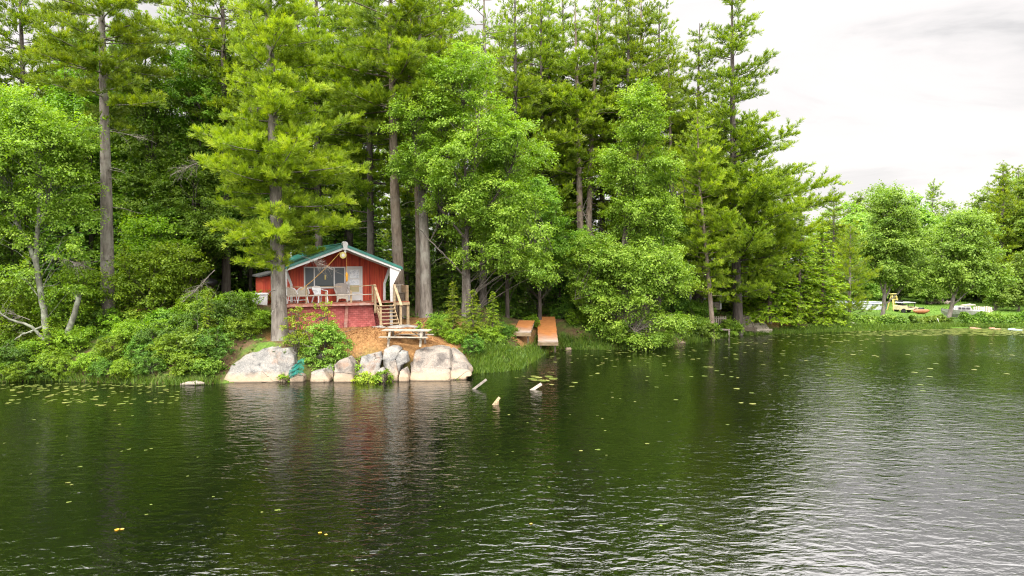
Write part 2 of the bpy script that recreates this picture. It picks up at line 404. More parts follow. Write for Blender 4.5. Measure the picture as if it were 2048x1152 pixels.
def dock_mat():
    m, nt = new_mat('dock_boards_with_needles')
    tc = nd(nt, 'ShaderNodeTexCoord'); mp = nd(nt, 'ShaderNodeMapping'); mp.inputs['Scale'].default_value = (1, 7, 1); lk(nt, tc, 'Object', mp, 0)
    n = nd(nt, 'ShaderNodeTexNoise', i_Scale=2.0, i_Detail=7.0, i_Roughness=.65); lk(nt, mp, 0, n, 'Vector')
    sx = nd(nt, 'ShaderNodeSeparateXYZ'); lk(nt, tc, 'Object', sx, 0)
    n2 = nd(nt, 'ShaderNodeTexNoise', i_Scale=1.1, i_Detail=6.0); lk(nt, tc, 'Object', n2, 'Vector')
    a = nd(nt, 'ShaderNodeMath', operation='MULTIPLY_ADD', i_1=3.0, i_2=-1.5); lk(nt, n2, 'Fac', a, 0)
    a2 = nd(nt, 'ShaderNodeMath', operation='ADD'); lk(nt, a, 0, a2, 0); lk(nt, sx, 'Y', a2, 1)
    mr = nd(nt, 'ShaderNodeMapRange', i_1=-.2, i_2=1.7); lk(nt, a2, 0, mr, 0)
    r1 = ramp(nt, [(.3, (.26, .20, .16)), (.7, (.42, .36, .30))]); lk(nt, n, 'Fac', r1, 'Fac')
    r2 = ramp(nt, [(.3, (.30, .10, .022)), (.7, (.52, .21, .055))]); lk(nt, n, 'Fac', r2, 'Fac')
    mx = nd(nt, 'ShaderNodeMix', data_type='RGBA'); lk(nt, mr, 0, mx, 0); lk(nt, r1, 'Color', mx, 6); lk(nt, r2, 'Color', mx, 7)
    p = nd(nt, 'ShaderNodeBsdfPrincipled', i_Roughness=.9); lk(nt, mx, 2, p, 'Base Color')
    b = nd(nt, 'ShaderNodeBump', i_Strength=.5, i_Distance=.03); lk(nt, n, 'Fac', b, 'Height'); lk(nt, b, 0, p, 'Normal')
    o = nd(nt, 'ShaderNodeOutputMaterial'); lk(nt, p, 0, o, 0)
    return m
M['dock'] = dock_mat()

# ================================================================ terrain
SHORE_PX = [(-700, 792), (-300, 772), (0, 764), (100, 760), (200, 764), (300, 768), (400, 769), (440, 766), (560, 761), (700, 758), (800, 757),
            (900, 752), (960, 744), (1000, 742), (1040, 737), (1062, 724), (1085, 708), (1120, 698), (1200, 699), (1280, 697), (1340, 690), (1400, 682), (1440, 672),
            (1480, 669), (1560, 667), (1640, 664), (1700, 662), (1800, 660), (1900, 656), (2048, 655), (2300, 652), (2800, 645), (3600, 632)]
SHORE = np.array([on_water(*p)[:2] for p in SHORE_PX])
SHORE = np.concatenate([[[-600, 5.0]], SHORE, [[700, SHORE[-1, 1] + 80]]])
CTRL = [(-600, 700, 36), (-300, 650, 42), (-300, 600, 60), (50, 720, 35.5), (60, 650, 42), (215, 668, 38), (330, 610, 43), (200, 600, 52), (330, 700, 35), (430, 640, 39), (450, 600, 46), (515, 606, 42),
        (560, 684, 36), (640, 664, 36.5), (700, 656, 37.5), (780, 652, 37.8), (820, 642, 41), (815, 690, 35.3), (780, 690, 35.3), (850, 690, 35.3), (520, 607, 38.5), (530, 606, 39.5), (785, 652, 36.4), (755, 653, 36.4), (812, 652, 36.9), (700, 694, 35.2), (900, 694, 35.8), (870, 715, 34.6),
        (860, 636, 42), (950, 612, 46), (960, 690, 37.5), (1010, 690, 39), (1030, 646, 45), (1090, 640, 48), (1090, 690, 43.8), (1045, 672, 43), (1130, 628, 52), (1250, 622, 54),
        (1250, 668, 48.4), (1400, 606, 58), (1460, 632, 57), (1500, 642, 57), (1520, 602, 66), (1610, 645, 59.5), (1600, 602, 75), (1720, 646, 64),
        (1850, 636, 70), (1850, 616, 85), (2000, 639, 68), (2000, 599, 100), (1900, 581, 125), (1700, 611, 90), (2300, 628, 75), (2300, 595, 110), (1780, 645, 66), (1780, 619, 82), (1720, 652, 62), (1780, 652, 62.3), (1840, 652, 63), (1900, 651, 64), (1960, 652, 64.3), (2040, 652, 64.5),
        (0, 560, 90), (700, 560, 90), (1200, 562, 95), (1500, 562, 105), (600, 610, 42), (750, 600, 47), (650, 590, 52)]
CW = np.array([at(*c) for c in CTRL])

def shore_sd(P):
    """signed distance to the shoreline, positive on land"""
    P = np.asarray(P, float)
    A, B = SHORE[:-1], SHORE[1:]
    best = np.full(len(P), 1e9)
    for a, b in zip(A, B):
        ab = b - a
        t = np.clip(((P - a) @ ab) / (ab @ ab), 0, 1)
        best = np.minimum(best, np.linalg.norm(P - (a + t[:, None] * ab), axis=1))
    sgn = np.where(P[:, 1] > np.interp(P[:, 0], SHORE[:, 0], SHORE[:, 1]), 1.0, -1.0)
    return best * sgn

def wob(x, y, s, seed=0.0):
    return (np.sin(x * s + seed) * np.cos(y * s * 1.13 + seed * 2.1) + .5 * np.sin(x * s * 2.3 + y * s * 1.7 + seed * 3.3) + .3 * np.sin(y * s * 4.1 - x * s * 3.3 + seed))

def ground_z(P):
    P = np.asarray(P, float).reshape(-1, 2)
    s = shore_sd(P)
    d2 = (P[:, None, 0] - CW[None, :, 0]) ** 2 + (P[:, None, 1] - CW[None, :, 1]) ** 2 + .3
    w = d2 ** -1.6
    z = (w * CW[None, :, 2]).sum(1) / w.sum(1)
    far = np.clip((P[:, 1] - 130) / 300, 0, 1)
    z = z + far * 6
    z = z + .05 * wob(P[:, 0], P[:, 1], .9, 1.3) + .03 * wob(P[:, 0], P[:, 1], 2.3, 4.0)
    stp = .75 + .95 * np.clip((P[:, 0] + 13.5) / 1.5, 0, 1) * np.clip((-2.3 - P[:, 0]) / 1.5, 0, 1)
    up = np.minimum(z, .02 + np.maximum(s, 0) * stp)
    return np.where(s > 0, up, np.maximum(-2.4, s * .35))

def gz(x, y): return float(ground_z([[x, y]])[0])
def spot(px, d):
    x = (px - 1024.0) / F * d
    return np.array([x, d, gz(x, d)])

def build_ground():
    gx = np.concatenate([[-900, -600, -400, -250, -160, -110, -80, -65, -55], np.arange(-48, 62, .4), [64, 68, 73, 80, 90, 105, 130, 170, 250, 400, 600, 900]])
    gy = np.concatenate([[-300, -100, 0, 20, 27], np.arange(29.5, 75, .4), np.arange(75, 130, 2.0), [135, 145, 160, 190, 240, 320, 450, 700, 1200]])
    X, Y = np.meshgrid(gx, gy)
    P = np.stack([X.ravel(), Y.ravel()], 1)
    Z = np.concatenate([ground_z(c) for c in np.array_split(P, 40)])
    nx, ny = len(gx), len(gy)
    i = (np.arange(ny - 1)[:, None] * nx + np.arange(nx - 1)[None, :]).ravel()
    Q = np.stack([i, i + 1, i + nx + 1, i + nx], 1)
    # needle litter: where the open ground is
    def blob(px, d, rx, ry):
        c = at(px, 600, d)
        return np.exp(-(((P[:, 0] - c[0]) / rx) ** 2 + ((P[:, 1] - c[1]) / ry) ** 2) ** 2)
    lit = np.maximum.reduce([blob(790, 37.0, 3.2, 2.6), blob(700, 36.2, 2.4, 2.0), blob(860, 36.6, 2.0, 2.2), blob(850, 41, 2.4, 3.2), blob(340, 43, 3.2, 3.5) * .9,
                             blob(1042, 43.5, 1.0, 2.2), blob(1090, 45, 1.5, 3.0) * .6, blob(1530, 59.5, 2.6, 2.4), blob(1620, 61, 2.2, 1.4), blob(560, 36.3, 1.2, 1.0) * .6,
                             blob(200, 42, 3.0, 2.0) * .6])
    grassy = np.clip((P[:, 0] - 26) / 5, 0, 1)
    me = mesh_data('ground', np.concatenate([P, Z[:, None]], 1), [(Q, 0)], ground_mat(), lit, True)
    a = me.attributes.new('meadow', 'FLOAT', 'POINT'); a.data.foreach_set('value', grassy.astype(np.float32))
    tag(link('ground', me), kind='structure')

def ground_mat():
    m, nt = new_mat('forest_floor')
    ge = nd(nt, 'ShaderNodeNewGeometry')
    n1 = nd(nt, 'ShaderNodeTexNoise', i_Scale=9.0, i_Detail=9.0, i_Roughness=.7); lk(nt, ge, 'Position', n1, 'Vector')
    n2 = nd(nt, 'ShaderNodeTexNoise', i_Scale=.9, i_Detail=6.0, i_Roughness=.6); lk(nt, ge, 'Position', n2, 'Vector')
    soil = ramp(nt, [(.3, (.045, .03, .018)), (.7, (.13, .085, .045))]); lk(nt, n1, 'Fac', soil, 'Fac')
    moss = ramp(nt, [(.3, (.035, .07, .012)), (.7, (.10, .16, .025))]); lk(nt, n1, 'Fac', moss, 'Fac')
    litt = ramp(nt, [(.28, (.085, .045, .02)), (.5, (.19, .10, .038)), (.72, (.32, .185, .08))]); lk(nt, n1, 'Fac', litt, 'Fac')
    gras = ramp(nt, [(.3, (.04, .09, .010)), (.7, (.10, .17, .022))]); lk(nt, n1, 'Fac', gras, 'Fac')
    r2 = ramp(nt, [(.42, (0, 0, 0)), (.6, (1, 1, 1))]); lk(nt, n2, 'Fac', r2, 'Fac')
    m1 = nd(nt, 'ShaderNodeMix', data_type='RGBA'); lk(nt, r2, 'Color', m1, 0); lk(nt, soil, 'Color', m1, 6); lk(nt, moss, 'Color', m1, 7)
    at_ = nd(nt, 'ShaderNodeAttribute', attribute_name='tint')
    ad = nd(nt, 'ShaderNodeMath', operation='MULTIPLY_ADD', i_1=.9, i_2=-.45); lk(nt, n2, 'Fac', ad, 0)
    a2 = nd(nt, 'ShaderNodeMath', operation='ADD'); lk(nt, at_, 'Fac', a2, 0); lk(nt, ad, 0, a2, 1)
    mr = nd(nt, 'ShaderNodeMapRange', i_1=.25, i_2=.6); lk(nt, a2, 0, mr, 0)
    m2 = nd(nt, 'ShaderNodeMix', data_type='RGBA'); lk(nt, mr, 0, m2, 0); lk(nt, m1, 2, m2, 6); lk(nt, litt, 'Color', m2, 7)
    gm = nd(nt, 'ShaderNodeAttribute', attribute_name='meadow')
    m3 = nd(nt, 'ShaderNodeMix', data_type='RGBA'); lk(nt, gm, 'Fac', m3, 0); lk(nt, m2, 2, m3, 6); lk(nt, gras, 'Color', m3, 7)
    p = nd(nt, 'ShaderNodeBsdfPrincipled', i_Roughness=.95); p.inputs['Specular IOR Level'].default_value = .1
    lk(nt, m3, 2, p, 'Base Color')
    b = nd(nt, 'ShaderNodeBump', i_Strength=.6, i_Distance=.06); lk(nt, n1, 'Fac', b, 'Height'); lk(nt, b, 0, p, 'Normal')
    o = nd(nt, 'ShaderNodeOutputMaterial'); lk(nt, p, 0, o, 0)
    return m

def water_mat():
    m, nt = new_mat('rippled_lake_water')
    ge = nd(nt, 'ShaderNodeNewGeometry')
    def mapped(rot, scale):
        mp = nd(nt, 'ShaderNodeMapping'); mp.inputs['Rotation'].default_value = (0, 0, rot); mp.inputs['Scale'].default_value = scale
        lk(nt, ge, 'Position', mp, 0); return mp
    # broad patches: calm water near the banks, wind further out
    nb = nd(nt, 'ShaderNodeTexNoise', i_Scale=.10, i_Detail=3.0); lk(nt, ge, 'Position', nb, 'Vector')
    calm = nd(nt, 'ShaderNodeMapRange', i_1=.38, i_2=.60, i_3=.65, i_4=1.25); lk(nt, nb, 'Fac', calm, 0)
    w1 = nd(nt, 'ShaderNodeTexNoise', i_Scale=1.0, i_Detail=2.5, i_Roughness=.5, i_Distortion=.8); lk(nt, mapped(R(24), (1.5, 3.1, 1)), 0, w1, 'Vector')
    w2 = nd(nt, 'ShaderNodeTexNoise', i_Scale=1.0, i_Detail=3.0, i_Roughness=.55, i_Distortion=.6); lk(nt, mapped(R(-16), (2.8, 5.2, 1)), 0, w2, 'Vector')
    w3 = nd(nt, 'ShaderNodeTexNoise', i_Scale=.55, i_Detail=2.0); lk(nt, ge, 'Position', w3, 'Vector')
    a1 = nd(nt, 'ShaderNodeMath', operation='MULTIPLY', i_1=WAVE[0]); lk(nt, w1, 'Fac', a1, 0)
    a2 = nd(nt, 'ShaderNodeMath', operation='MULTIPLY_ADD', i_1=WAVE[1]); lk(nt, w2, 'Fac', a2, 0); lk(nt, a1, 0, a2, 2)
    a3 = nd(nt, 'ShaderNodeMath', operation='MULTIPLY'); lk(nt, a2, 0, a3, 0); lk(nt, calm, 0, a3, 1)
    a4 = nd(nt, 'ShaderNodeMath', operation='MULTIPLY_ADD', i_1=WAVE[2]); lk(nt, w3, 'Fac', a4, 0); lk(nt, a3, 0, a4, 2)
    b = nd(nt, 'ShaderNodeBump', i_Strength=1.0, i_Distance=1.0); lk(nt, a4, 0, b, 'Height')
    p = nd(nt, 'ShaderNodeBsdfPrincipled', i_Roughness=.075, i_IOR=WATER_IOR)
    p.inputs['Base Color'].default_value = (.0012, .0020, .0008, 1)
    lk(nt, b, 0, p, 'Normal')
    o = nd(nt, 'ShaderNodeOutputMaterial'); lk(nt, p, 0, o, 0)
    return m
WAVE = (.029, .016, .022); WATER_IOR = 2.35

def build_water():
    V = [(-900, -300, 0), (900, -300, 0), (900, 140, 0), (-900, 140, 0)]
    me = mesh_data('water', V, [([[0, 1, 2, 3]], 0)], water_mat())
    tag(link('water', me), kind='structure')

# ================================================================ sky, sun, camera
SUN_EL, SUN_AZ = R(52), R(205)       # azimuth measured from +Y clockwise (light from behind the camera, a little left)
def build_light():
    w = bpy.data.worlds.new('World'); SC.world = w; w.use_nodes = True
    nt = w.node_tree; nt.nodes.clear()
    sky = nd(nt, 'ShaderNodeTexSky', sky_type='NISHITA'); sky.sun_disc = False
    sky.sun_elevation = SUN_EL; sky.sun_rotation = SUN_AZ; sky.air_density = 1.2; sky.dust_density = 2.0
    tc = nd(nt, 'ShaderNodeTexCoord')
    mp = nd(nt, 'ShaderNodeMapping'); mp.inputs['Scale'].default_value = (1, 1, 3.2); mp.inputs['Location'].default_value = (.35, .1, .2); lk(nt, tc, 'Generated', mp, 0)
    n1 = nd(nt, 'ShaderNodeTexNoise', i_Scale=2.6, i_Detail=9.0, i_Roughness=.58, i_Distortion=.7); lk(nt, mp, 0, n1, 'Vector')
    cl = ramp(nt, [(.32, (.58, .57, .575)), (.44, (.86, .83, .82)), (.52, (.97, .925, .91)), (.62, (1.0, .955, .935))]); lk(nt, n1, 'Fac', cl, 'Fac')
    sx = nd(nt, 'ShaderNodeSeparateXYZ'); lk(nt, tc, 'Generated', sx, 0)
    # thin overcast, brightened round the hidden sun to light the trees from the front
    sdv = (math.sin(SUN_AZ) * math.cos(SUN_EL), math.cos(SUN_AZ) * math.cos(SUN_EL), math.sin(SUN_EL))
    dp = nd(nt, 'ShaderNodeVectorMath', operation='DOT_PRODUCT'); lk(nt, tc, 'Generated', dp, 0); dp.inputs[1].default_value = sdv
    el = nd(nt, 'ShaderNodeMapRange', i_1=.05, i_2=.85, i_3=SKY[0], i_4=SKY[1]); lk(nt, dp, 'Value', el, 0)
    e2 = nd(nt, 'ShaderNodeMapRange', i_1=.34, i_2=.46, i_3=0.0, i_4=SKY[2]); lk(nt, sx, 'Z', e2, 0)  # extra sky brightness added above the frame top, to lift water and trees
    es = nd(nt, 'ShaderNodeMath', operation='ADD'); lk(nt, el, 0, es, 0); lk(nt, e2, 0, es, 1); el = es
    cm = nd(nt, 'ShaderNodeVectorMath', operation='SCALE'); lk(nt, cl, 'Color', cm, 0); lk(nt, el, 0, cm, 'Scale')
    cov = ramp(nt, [(.24, (.7, .7, .7)), (.36, (.98, .98, .98))]); lk(nt, n1, 'Fac', cov, 'Fac')
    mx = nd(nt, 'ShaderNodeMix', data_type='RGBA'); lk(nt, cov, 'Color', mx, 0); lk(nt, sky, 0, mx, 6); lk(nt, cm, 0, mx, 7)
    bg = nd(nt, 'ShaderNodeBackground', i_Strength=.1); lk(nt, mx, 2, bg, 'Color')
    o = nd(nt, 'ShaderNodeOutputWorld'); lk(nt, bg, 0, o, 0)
    l = bpy.data.lights.new('sun', 'SUN'); l.energy = SUN_E; l.angle = R(14); l.color = (1.0, .96, .88)
    s = bpy.data.objects.new('sun', l); COL.objects.link(s)
    d = Vector((math.sin(SUN_AZ) * math.cos(SUN_EL), math.cos(SUN_AZ) * math.cos(SUN_EL), math.sin(SUN_EL)))
    s.rotation_euler = d.to_track_quat('Z', 'Y').to_euler()
    s.location = (0, 0, 60)
    c = bpy.data.cameras.new('camera'); c.sensor_width = 36; c.lens = 36 * F / 2048; c.clip_end = 4000; c.clip_start = .1
    o = bpy.data.objects.new('camera', c); COL.objects.link(o)
    o.location = (0, 0, HC); o.rotation_euler = (math.pi / 2 - PITCH, 0, 0)
    SC.camera = o
    SC.view_settings.view_transform = 'Standard'; SC.view_settings.look = 'None'
    SC.view_settings.exposure = EXPO; SC.view_settings.gamma = 1.0
    cy = SC.cycles
    cy.max_bounces = 7; cy.diffuse_bounces = 4; cy.glossy_bounces = 3; cy.transmission_bounces = 3; cy.transparent_max_bounces = 4
    cy.caustics_reflective = False; cy.caustics_refractive = False
    cy.use_denoising = DENOISE; cy.denoiser = 'OPENIMAGEDENOISE'; cy.denoising_input_passes = 'RGB_ALBEDO_NORMAL'; cy.denoising_prefilter = 'NONE'; cy.filter_width = 1.15
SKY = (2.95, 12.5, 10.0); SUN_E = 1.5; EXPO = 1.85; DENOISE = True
# ================================================================ plant generators
UP = np.array([0, 0, 1.0])

def spine_fn(pts):
    """pts: list of (x, y, z) rising -> function z -> (x, y)"""
    p = np.asarray(pts, float)
    return lambda z: np.stack([np.interp(z, p[:, 2], p[:, 0]), np.interp(z, p[:, 2], p[:, 1])], -1)

def trunk_tube(acc, spine, H, r0, k=10, n=26, flare=1.35, top=.02, z0=-.4):
    z = np.linspace(z0, H, n)
    xy = spine(z)
    t = np.clip(z / H, 0, 1)
    r = r0 * (1 - t) ** .75 + top
    r *= 1 + (flare - 1) * np.exp(-np.maximum(z, 0) / .5)
    acc.tube(np.concatenate([xy, z[:, None]], 1), r, k)

def needle_tris(rng, C, D, n, L, W, spread=.75, up=.35):
    """n needles per tuft: C centres, D axis"""
    N = len(C)
    c = np.repeat(C, n, 0); d = np.repeat(D, n, 0)
    dd = unit(d + rng.normal(0, spread * .6, (N * n, 3)) + UP * up * rng.random((N * n, 1)))
    l = L * rng.uniform(.7, 1.2, (N * n, 1))
    s = unit(np.cross(dd, rng.normal(0, 1, (N * n, 3)))) * W * .5
    tip = c + dd * l
    V = np.stack([c - s * .6 - dd * .02, c + s * .6 - dd * .02, tip + s * .8, tip - s * .8], 1)
    return V.reshape(-1, 3), np.arange(N * n * 4).reshape(-1, 4)

def leaf_quads(rng, C, D, Nn, L, W):
    s = unit(np.cross(D, Nn)) * (W * .5)[:, None]
    h = D * (L * .5)[:, None]
    V = np.stack([C - h, C + s + h * .1, C + h - UP * (L * .12)[:, None], C - s + h * .1], 1)
    return V.reshape(-1, 3), np.arange(len(C) * 4).reshape(-1, 4)

def conifer(seed, H, r0, cb, Rf, spine=None, whorl=.6, nb=4.6, slope0=(-.12, .45), curl=.12, sub=.34, tuft=.15, needles=7, nl=.2, nw=.028,
            kind='needle', az_bias=None, bare_stubs=0, sub_step=.2, skip=.12, core=.22, mats=('bark', 'pine')):
    """a tiered conifer. Rf(t, az) -> branch length at crown height t (0 bottom, 1 tip). returns trunk mesh, crown mesh"""
    rng = np.random.default_rng(seed)
    if spine is None:
        a, b, ph = rng.normal(0, .006 * H), rng.normal(0, .006 * H), rng.uniform(0, 6)
        zz = np.linspace(-1, H, 12)
        spine = spine_fn([(a * math.sin(z / H * 3 + ph) - a * math.sin(ph), b * math.sin(z / H * 2.3 + ph) - b * math.sin(ph), z) for z in zz])
    tr, cr = Acc(), Acc()
    trunk_tube(tr, spine, H, r0)
    TC, TD, TS = [], [], []
    z = cb
    while z < H - .15:
        t = (z - cb) / (H - cb)
        m = max(2, int(round(rng.normal(nb, 1.0))))
        a0 = rng.uniform(0, 6.283)
        tier = rng.uniform(.72, 1.12)
        for q in range(m):
            if rng.random() < skip: continue
            az = a0 + q * 6.283 / m + rng.normal(0, .3)
            L = Rf(t, az) * min(1.06, tier * rng.uniform(.6, 1.08))
            if L < .12: continue
            zb = z + rng.normal(0, whorl * .4)
            if zb > H - .05: zb = H - .05
            sl = slope0[0] + (slope0[1] - slope0[0]) * t ** 1.3 + rng.normal(0, .09)
            cu = curl * rng.uniform(.3, 1.5)
            s = np.linspace(0, 1, 7)
            dirh = np.array([math.cos(az), math.sin(az), 0])
            side = np.array([-dirh[1], dirh[0], 0]); wig = rng.normal(0, .10)
            b0 = np.append(spine(np.array(zb)), zb)
            path = b0 + dirh * (L * s)[:, None] + side * (L * wig * s ** 2)[:, None] + UP * (L * (sl * s + cu * s ** 2.2))[:, None]
            tr.tube(path, np.linspace(.012 + .011 * L, .006, 7), 4)
            s0 = core if L > 1.2 else .08
            ns = max(2, int(L * (1 - s0) / sub_step))
            ss = np.linspace(s0, 1.0, ns) + rng.normal(0, .03, ns)
            for i, q_ in enumerate(ss):
                q_ = min(max(q_, .05), 1)
                p0 = np.array([np.interp(q_, s, path[:, c]) for c in range(3)])
                for sg in ((-1, 1) if i < ns - 1 else (0,)):
                    if sg and rng.random() < .16: continue
                    an = sg * rng.normal(.85, .18)
                    dv = dirh * math.cos(an) + side * math.sin(an) + UP * (sl * .5 + rng.normal(.20 if kind == 'needle' else -.12, .30 if kind == 'needle' else .24))
                    dv = dv / np.linalg.norm(dv)
                    l = (sub * L * (1.05 - .55 * q_) + .12) * rng.uniform(.6, 1.15) if sg else .3
                    nt_ = max(2, int(l / tuft))
                    u = (np.arange(nt_) + rng.uniform(.2, .9, nt_)) / nt_
                    u = .12 + .88 * u
                    droop = (-.25 if kind == 'spray' else .05) * (u * l) ** 2
                    TC.append(p0 + dv * (u * l)[:, None] + UP * droop[:, None] + rng.normal(0, .045, (nt_, 3)))
                    TD.append(np.repeat(dv[None], nt_, 0)); TS.append(u * .5 + q_ * .5)
        z += whorl * rng.uniform(.75, 1.25)
    TC = np.concatenate(TC); TD = np.concatenate(TD); TS = np.concatenate(TS)
    N = len(TC)
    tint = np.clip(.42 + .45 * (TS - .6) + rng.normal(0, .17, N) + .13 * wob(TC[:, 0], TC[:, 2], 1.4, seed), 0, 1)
    if kind == 'needle':
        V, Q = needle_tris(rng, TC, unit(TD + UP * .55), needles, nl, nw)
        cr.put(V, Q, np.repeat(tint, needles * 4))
    else:
        n = needles
        c = np.repeat(TC, n, 0) + rng.normal(0, .05, (N * n, 3)) * [1, 1, .4]
        d = np.repeat(TD, n, 0)
        dd = unit(d + rng.normal(0, .55, (N * n, 3)) * [1, 1, .35] - UP * .18)
        nn = unit(UP + rng.normal(0, .35, (N * n, 3)))
        V, Q = leaf_quads(rng, c, dd, nn, nl * rng.uniform(.7, 1.3, N * n), nw * rng.uniform(.8, 1.2, N * n))
        cr.put(V, Q, np.repeat(tint, n * 4))
    for k in range(bare_stubs):      # dead stubs under the crown
        zb = rng.uniform(.35, 1.0) * cb; az = rng.uniform(0, 6.283); L = rng.uniform(.5, 2.2)
        b0 = np.append(spine(np.array(zb)), zb); s = np.linspace(0, 1, 5)
        path = b0 + np.array([math.cos(az), math.sin(az), 0]) * (L * s)[:, None] + UP * (L * (-.1 * s - .12 * s ** 2))[:, None] + rng.normal(0, .03, (5, 3))
        tr.tube(path, np.linspace(.03, .008, 5), 4)
    return tr.mesh('trunk', M[mats[0]], True), cr.mesh('crown', M[mats[1]])

def dead_spray(seed, base, direc, L, n=26, r=.02):
    """a fan of bare dead twigs"""
    rng = np.random.default_rng(seed); a = Acc()
    d = unit(np.asarray(direc, float)); base = np.asarray(base, float)
    s = np.linspace(0, 1, 6)
    main = base + d * (L * s)[:, None] + UP * (-.15 * L * s ** 2)[:, None]
    a.tube(main, np.linspace(r, .008, 6), 4)
    for i in range(n):
        q = rng.uniform(.25, 1.0)
        p0 = np.array([np.interp(q, s, main[:, c]) for c in range(3)])
        dv = unit(d + rng.normal(0, .55, 3) * [1, 1, .8] - UP * .15); l = L * rng.uniform(.2, .5)
        pts = p0 + dv * (l * s)[:, None] + rng.normal(0, .012 * L, (6, 3)) * s[:, None] - UP * (.2 * l * s ** 2)[:, None]
        a.tube(pts, np.linspace(.009, .004, 6), 3)
        for j in range(3):
            q2 = rng.uniform(.3, .9); p1 = np.array([np.interp(q2, s, pts[:, c]) for c in range(3)])
            d2 = unit(dv + rng.normal(0, .6, 3)); l2 = l * rng.uniform(.2, .5)
            a.tube(np.stack([p1, p1 + d2 * l2]), [.006, .003], 3)
    return a.mesh('dead_branch', M['dead_wood'])

def broadleaf(seed, lines, ells, nclump=220, leaves=120, ls=.15, cr_size=(.75, .28), mats=('bark_lichen', 'maple'), twig=.02, outward=.55, shell=(.45, 1.0), bare=0):
    """lines: list of (points, r0, r1) trunk and limbs; ells: ellipsoids (cx,cy,cz,rx,ry,rz,weight)"""
    rng = np.random.default_rng(seed)
    tr, cr = Acc(), Acc()
    LP, LR = [], []
    for pts, r0, r1 in lines:
        pts = np.asarray(pts, float)
        n = 14
        u = np.linspace(0, 1, len(pts)); uu = np.linspace(0, 1, n)
        pp = np.stack([np.interp(uu, u, pts[:, c]) for c in range(3)], 1)
        for _ in range(2): pp[1:-1] = (pp[:-2] + 2 * pp[1:-1] + pp[2:]) / 4
        pp[1:-1] += rng.normal(0, .02, (n - 2, 3))
        rr = r0 + (r1 - r0) * uu
        tr.tube(pp, rr, 8); LP.append(pp); LR.append(rr)
    LP = np.concatenate(LP)
    w = np.array([e[6] * e[3] * e[4] * e[5] for e in ells]) if len(ells) > 1 else np.ones(1)
    pick = rng.choice(len(ells), nclump, p=w / w.sum())
    E = np.array([e[:6] for e in ells])[pick]
    dirs = unit(rng.normal(0, 1, (nclump, 3)))
    rad = shell[0] + (shell[1] - shell[0]) * rng.random((nclump, 1)) ** .6
    lump = 1 + .16 * np.sin(dirs[:, :1] * 5 + seed) * np.cos(dirs[:, 2:] * 6 + dirs[:, 1:2] * 4)
    CC = E[:, :3] + dirs * E[:, 3:6] * rad * lump
    for c in CC:                       # twig from the nearest lower limb point
        hd = np.linalg.norm(LP[:, :2] - c[:2], axis=1); dz = c[2] - LP[:, 2]
        cost = hd + np.where(dz < .25 * hd, 2 + (.25 * hd - dz) * 2, 0) + np.maximum(dz - hd * 1.3, 0) * .8
        p0 = LP[int(np.argmin(cost + rng.random(len(cost)) * 1.1))]
        L = np.linalg.norm(c - p0)
        if L < .15: continue
        s = np.linspace(0, 1, 6)
        mid = UP * L * rng.uniform(.02, .16)
        pts = p0 + (c - p0) * s[:, None] + mid * (4 * s * (1 - s))[:, None] + rng.normal(0, .03 * L, (6, 3)) * (s * (1 - s) * 2)[:, None]
        tr.tube(pts, np.linspace(twig * (.35 + .2 * min(L, 4)), .005, 6), 4)
    ctr = (E[:, :3]).mean(0)
    szs = rng.uniform(.6, 1.25, nclump)
    c = np.repeat(CC, leaves, 0); sz = np.repeat(szs, leaves)[:, None]
    N = len(c)
    # each clump is a few leafy sprigs, not a ball
    ns = 6
    sp_dir = unit(rng.normal(0, 1, (nclump, ns, 3)) * [1, 1, .45] + (unit(CC - ctr) * [1, 1, .4])[:, None, :] * outward * 1.2)
    which = rng.integers(0, ns, N)
    sd = sp_dir[np.repeat(np.arange(nclump), leaves), which]
    u = rng.random(N) ** .7
    off = sd * (u[:, None] * cr_size[0] * sz) + rng.normal(0, 1, (N, 3)) * [.16, .16, .10] * sz * cr_size[0] * 1.2
    off[:, 2] -= .22 * u ** 2 * cr_size[0] * sz[:, 0]
    out = unit(off + 1e-6)
    P = c + off
    nn = unit(UP * .85 + out * .35 + rng.normal(0, .42, (N, 3)))
    dd = unit(out * .6 + rng.normal(0, .6, (N, 3)) * [1, 1, .4] - UP * .25)
    l = ls * rng.uniform(.7, 1.25, N)
    V, Q = leaf_quads(rng, P, dd, nn, l, l * rng.uniform(.6, .85, N))
    ct = rng.normal(0, .14, nclump)
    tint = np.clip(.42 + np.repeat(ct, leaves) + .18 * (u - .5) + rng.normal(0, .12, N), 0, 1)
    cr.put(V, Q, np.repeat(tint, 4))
    for k in range(bare):
        p0 = LP[rng.integers(0, len(LP))]; d = unit(rng.normal(0, 1, 3) * [1, 1, .5]); L = rng.uniform(.8, 2.2); s = np.linspace(0, 1, 5)
        tr.tube(p0 + d * (L * s)[:, None] + rng.normal(0, .04, (5, 3)), np.linspace(.02, .005, 5), 4)
    return tr.mesh('trunk', M[mats[0]], True), cr.mesh('crown', M[mats[1]])

def make_tree(name, meshes, loc, rz=0.0, label=None, cat='tree', group=None, parts=('trunk', 'crown')):
    e = empty(name, loc, rz, label, cat, group)
    for p, me in zip(parts, meshes): link(p, me, e)
    return e

